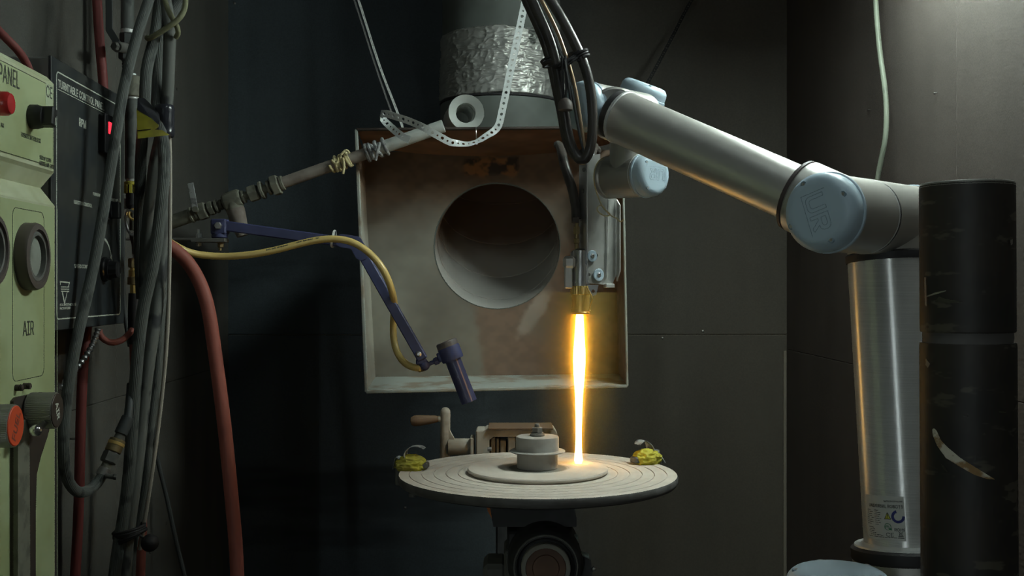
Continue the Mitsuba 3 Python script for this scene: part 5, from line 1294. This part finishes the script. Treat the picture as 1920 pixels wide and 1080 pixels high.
# yellow and black tape on the bundle
tw = thing('tape_flag', 'yellow and black tape flag wrapped round the hose bundle', 'tape')
def wrinkled(c, axis, r, L, seed):
    na, nz_ = 64, 14
    x, y, a = basis(axis); th = np.arange(na) / na * 2 * np.pi; TH, ZZ = np.meshgrid(th, np.linspace(-0.5, 0.5, nz_))
    q = np.stack([np.cos(TH) * r, np.sin(TH) * r, ZZ * L], -1)
    rr = r * (1 + 0.16 * (meshkit.fbm(q * [60, 60, 200], 3, seed) - 0.5) - 0.12 * (np.abs(ZZ) > 0.46))
    v = (np.asarray(c) + a * (ZZ * L)[..., None] + rr[..., None] * (np.cos(TH)[..., None] * x + np.sin(TH)[..., None] * y)).reshape(-1, 3)
    i, j = np.meshgrid(np.arange(nz_ - 1), np.arange(na), indexing='ij'); k = (j + 1) % na
    return trimesh.Trimesh(v, np.vstack([np.stack([i * na + j, i * na + k, (i + 1) * na + k], -1).reshape(-1, 3), np.stack([i * na + j, (i + 1) * na + k, (i + 1) * na + j], -1).reshape(-1, 3)]), process=False)
part(tw, 'tape_wrap', wrinkled(P(309, 227, 2.015), Z, R(17.5, 2.0), R(60, 2.0), 5), 'mat_tape_black', 40, 'shiny black tape wrapping')
def flag(pts, d, bow, th=0.0008):
    """a sheet of this outline, bent about an upright axis"""
    q = np.array(pts, float)
    flat = trimesh.Trimesh(*trimesh.creation.triangulate_polygon(Polygon(q).segmentize(5), engine='earcut'))
    xs = (flat.vertices[:, 0] - q[:, 0].min()) / np.ptp(q[:, 0])
    dep = d + bow * xs * xs
    front = np.array([P(x, y, w) for (x, y), w in zip(flat.vertices, dep)])
    back = front + V(0, th, 0)
    n = len(front); e = flat.edges[trimesh.grouping.group_rows(flat.edges_sorted, require_count=1)]
    side = np.vstack([np.column_stack([e[:, 0], e[:, 1], e[:, 1] + n]), np.column_stack([e[:, 0], e[:, 1] + n, e[:, 0] + n])])
    return trimesh.Trimesh(np.vstack([front, back]), np.vstack([flat.faces, flat.faces[:, ::-1] + n, side]), process=False)
part(tw, 'yellow_flag', flag([(256, 203), (270, 212), (298, 228), (297, 238), (290, 243), (304, 244), (318, 253), (300, 255), (258, 260)], 1.965, 0.008), 'mat_tape_yellow', 30, 'yellow flag')
part(tw, 'fold', flag([(258, 184), (271, 184), (284, 197), (298, 213), (300, 226), (297, 234), (284, 222), (257, 206)], 1.955, 0.006), 'mat_tape_black', 30, 'black folded tape')
part(tw, 'fold_line', flag([(257, 244.2), (284, 241.6), (297, 237.6), (297, 238.8), (284, 243), (257, 245.6)], 1.9635, 0.008), 'mat_tape_black')

bungee('black bungee cord with a ball tied round the foot of the hose bundle', [(P(243, 996, 2.005), V(-0.2, 0, 1), R(27, 2.0)), (P(244, 1002, 2.005), V(-0.35, 0, 1), R(26, 2.0))], [PP([(262, 1003, 1.985), (268, 1008, 1.985), (274, 1012, 1.985)])], P(281, 1018, 1.985), R(16.5, 1.985), R(3.0, 2.0), False)

# upright pipe with ball valve and quick couplings
vp_ = thing('valve_pipe', 'upright grey air pipe with lever valve and brass couplings beside the hose bundle', 'pipe')
DPp = 2.20
def vp_cyl(px, y0, y1, rp, m, name='pipe', hexa=False, n=28, label=None):
    a, b = P(px, y1, DPp), P(px, y0, DPp)
    part(vp_, name, hexnut((a + b) / 2, Z, R(rp, DPp), np.linalg.norm(b - a)) if hexa else cyl(a, b, R(rp, DPp), n=n), m, 30, label)
vp_cyl(239, -120, 56, 12, HG)
for (a, b) in ((19, 13), (36, 29)):
    pass
vp_cyl(239, 55, 63, 12.5, 'mat_white_ring', 'collar')
vp_cyl(238, 62, 84, 13.5, 'mat_hose_dark', 'valve_body', True)
vp_cyl(236, 84, 100, 11, 'mat_hose_dark', 'valve_body')
vp_cyl(235, 98, 112, 12.5, 'mat_hose_dark', 'valve_body', True)
for k in range(5): vp_cyl(238, 112 + 6 * k, 116 + 6 * k, 9.5 - 0.3 * k, 'mat_hose_dark', 'thread')
vp_cyl(238, 110, 146, 7.5, 'mat_machine_grey', 'nipple')
vp_cyl(248, 138, 144, 7, 'mat_galv', 'collar')
vp_cyl(246, 143, 182, 17.5, 'mat_fitting', 'coupling')
vp_cyl(247, 181, 187, 13, 'mat_white_ring', 'collar')
vp_cyl(247, 185, 336, 12.3, HG)
vp_cyl(248, 335, 341, 11.5, 'mat_white_ring', 'collar')
vp_cyl(247, 341, 347, 13.5, 'mat_tape_yellow', 'yellow_collar', label='bright yellow collar')
for k in range(9):
    th = k / 9 * 2 * np.pi
    c = P(247, 355, DPp) + V(math.cos(th), math.sin(th), 0) * R(12.4, DPp)
    part(vp_, 'yellow_rib', obox(c, V(math.cos(th), math.sin(th), 0), V(-math.sin(th), math.cos(th), 0), Z, R(1.3, DPp), R(3.0, DPp), R(8, DPp), 0.001), 'mat_tape_yellow')
vp_cyl(248, 347, 387, 11.6, 'mat_rubber', 'fitting')
vp_cyl(250, 384, 398, 12, 'mat_rubber', 'fitting')
vp_cyl(236, 372, 392, 4.5, 'mat_galv', 'release_pin')
vp_cyl(256, 385, 391, 6, 'mat_red_cap', 'red_seal')
part(vp_, 'carabiner', sweep(spline(PP([(241, 392, 2.15), (236, 405, 2.15), (238, 425, 2.15), (247, 440, 2.15), (256, 438, 2.15), (259, 420, 2.15), (254, 402, 2.15), (244, 394, 2.15)]), 0.004), R(2.6, 2.15), 10), 'mat_chrome', 30, 'chrome ring')
part(vp_, 'copper_band', torus(P(252, 402, 2.17), V(0.3, -1, 0.2), R(10, 2.17), R(2.5, 2.17), 28, 8), 'mat_brass')
vp_cyl(252, 397, 432, 9, 'mat_fitting', 'fitting')
part(vp_, 'swivel', lathe([(0, 0), (R(5, DPp), 0), (R(6, DPp), 0.02), (R(10, DPp), 0.034), (R(9, DPp), 0.042), (0, 0.044)], P(253, 477, DPp), Z, 24), 'mat_machine_grey')
vp_cyl(253, 474, 484, 4, 'mat_galv', 'nipple')
vp_cyl(263, 474, 488, 5, 'mat_steel', 'fitting')
vp_cyl(250, 484, 502, 9.5, 'mat_brass_dull', 'hex_nut', True)
vp_cyl(250, 501, 508, 6, 'mat_brass', 'nipple')
vp_cyl(252, 506, 520, 10.5, 'mat_brass', 'quick_coupling', label='brass quick coupling')
vp_cyl(251, 519, 534, 11.8, 'mat_brass_dull', 'quick_coupling')
vp_cyl(253, 533, 553, 9, 'mat_brass', 'hex_nut', True)
part(vp_, 'lever', cat(bar(P(204, -60, 2.17), P(205, 58, 2.17), X_, R(13, 2.17), 0.003), bar(P(205, 56, 2.17), P(222, 84, 2.165), X_, R(13, 2.17), 0.003)), 'mat_hose_dark', 30, 'dark flat lever of the ball valve')
part(vp_, 'lever_nut', cat(cyl(P(219, 88, 2.155), P(238, 90, 2.20), R(10, 2.17), n=24), hexnut(P(216, 87, 2.145), V(0.3, 1, 0), R(8, 2.15), 0.010)), 'mat_machine_grey')
bh = thing('air_hose', 'black hose below the brass couplings continuing as red hose behind the hose bundle', 'hose')
part(bh, 'black_sleeve', hose([(252, 550, 2.2), (251, 590, 2.2), (251, 645, 2.2)], R(10.8, 2.2), 18), 'mat_rubber', 30, 'black rubber sleeve')
part(bh, 'tube', hose([(251, 640, 2.2), (254, 720, 2.2), (258, 800, 2.21), (264, 900, 2.21), (267, 985, 2.2), (265, 1040, 2.2), (264, 1130, 2.2)], R(8.5, 2.2), 16), 'mat_red_hose')
single('air_hose', hose([(236, 405, 2.24), (232, 430, 2.24), (230, 480, 2.24), (231, 540, 2.24), (236, 600, 2.24), (244, 650, 2.24)], R(4.5, 2.24), 12), 'mat_hose_dark', 'thin dark hose between the black control panel and the brass couplings', 'hose')
# red hoses
single('red_hose', hose([(300, 452, 2.12), (325, 467, 2.13), (350, 490, 2.14), (372, 525, 2.15), (388, 570, 2.15), (400, 640, 2.15), (411, 720, 2.15), (422, 810, 2.15), (433, 920, 2.15), (441, 1010, 2.15), (446, 1130, 2.15)], R(13, 2.15), 20), 'mat_red_hose', 'thick red hose curving down from the hose bundle in front of the left wall', 'hose')
single('red_hose', hose([(178, -60, 2.18), (182, 0, 2.18), (187, 80, 2.18), (193, 150, 2.18), (196, 240, 2.185), (190, 400, 2.18), (172, 540, 2.14), (160, 640, 2.10), (154, 720, 2.08), (151, 810, 2.07), (149, 900, 2.06), (146, 990, 2.06), (141, 1080, 2.06), (138, 1140, 2.06)], R(9, 2.14), 16), 'mat_red_dark', 'dull red hose running straight down behind the black control panel', 'hose')
single('red_hose', hose([(-40, 10, 1.66), (-5, 55, 1.66), (18, 78, 1.67), (38, 100, 1.69), (60, 150, 1.72)], R(8, 1.66), 16), 'mat_red_dark', 'dull red hose behind the top of the green console', 'hose')
single('red_hose', hose([(186, 618, 2.02), (189, 630, 2.02), (203, 641, 2.03), (220, 641, 2.05), (236, 632, 2.08), (248, 618, 2.10)], R(6, 2.05), 14), 'mat_red_hose', 'short pink-red hose loop under the black control panel', 'hose')
# coiled conduit: a ridged spring tube
cp = spline(PP([(184, 616, 2.0), (178, 636, 1.99), (166, 660, 1.97), (150, 682, 1.96), (132, 704, 1.95), (112, 730, 1.94)]), 0.0016)
single('coiled_conduit', sweep(cp, R(5.2, 1.97) * (1 + 0.22 * np.sin(np.arange(len(cp)) * 0.0016 / 0.0088 * 2 * np.pi)), 14), 'mat_steel', 'ribbed metal conduit coming out under the black control panel', 'conduit', smooth=True)
single('thin_cable', hose([(288, 800, 2.6), (297, 868, 2.6), (312, 930, 2.6), (327, 1000, 2.6), (345, 1075, 2.6), (358, 1130, 2.6)], R(4.2, 2.6), 10), 'mat_hose_dark', 'thin black cable slanting down the left wall right of the hose bundle', 'cable')
part(wl, 'screw', cat(cyl(onleft(118, 823), onleft(118, 823) + LW_N * 0.03, 0.002, n=8), ball(onleft(118, 823) + LW_N * 0.031, 0.004, 1)), 'mat_screw')
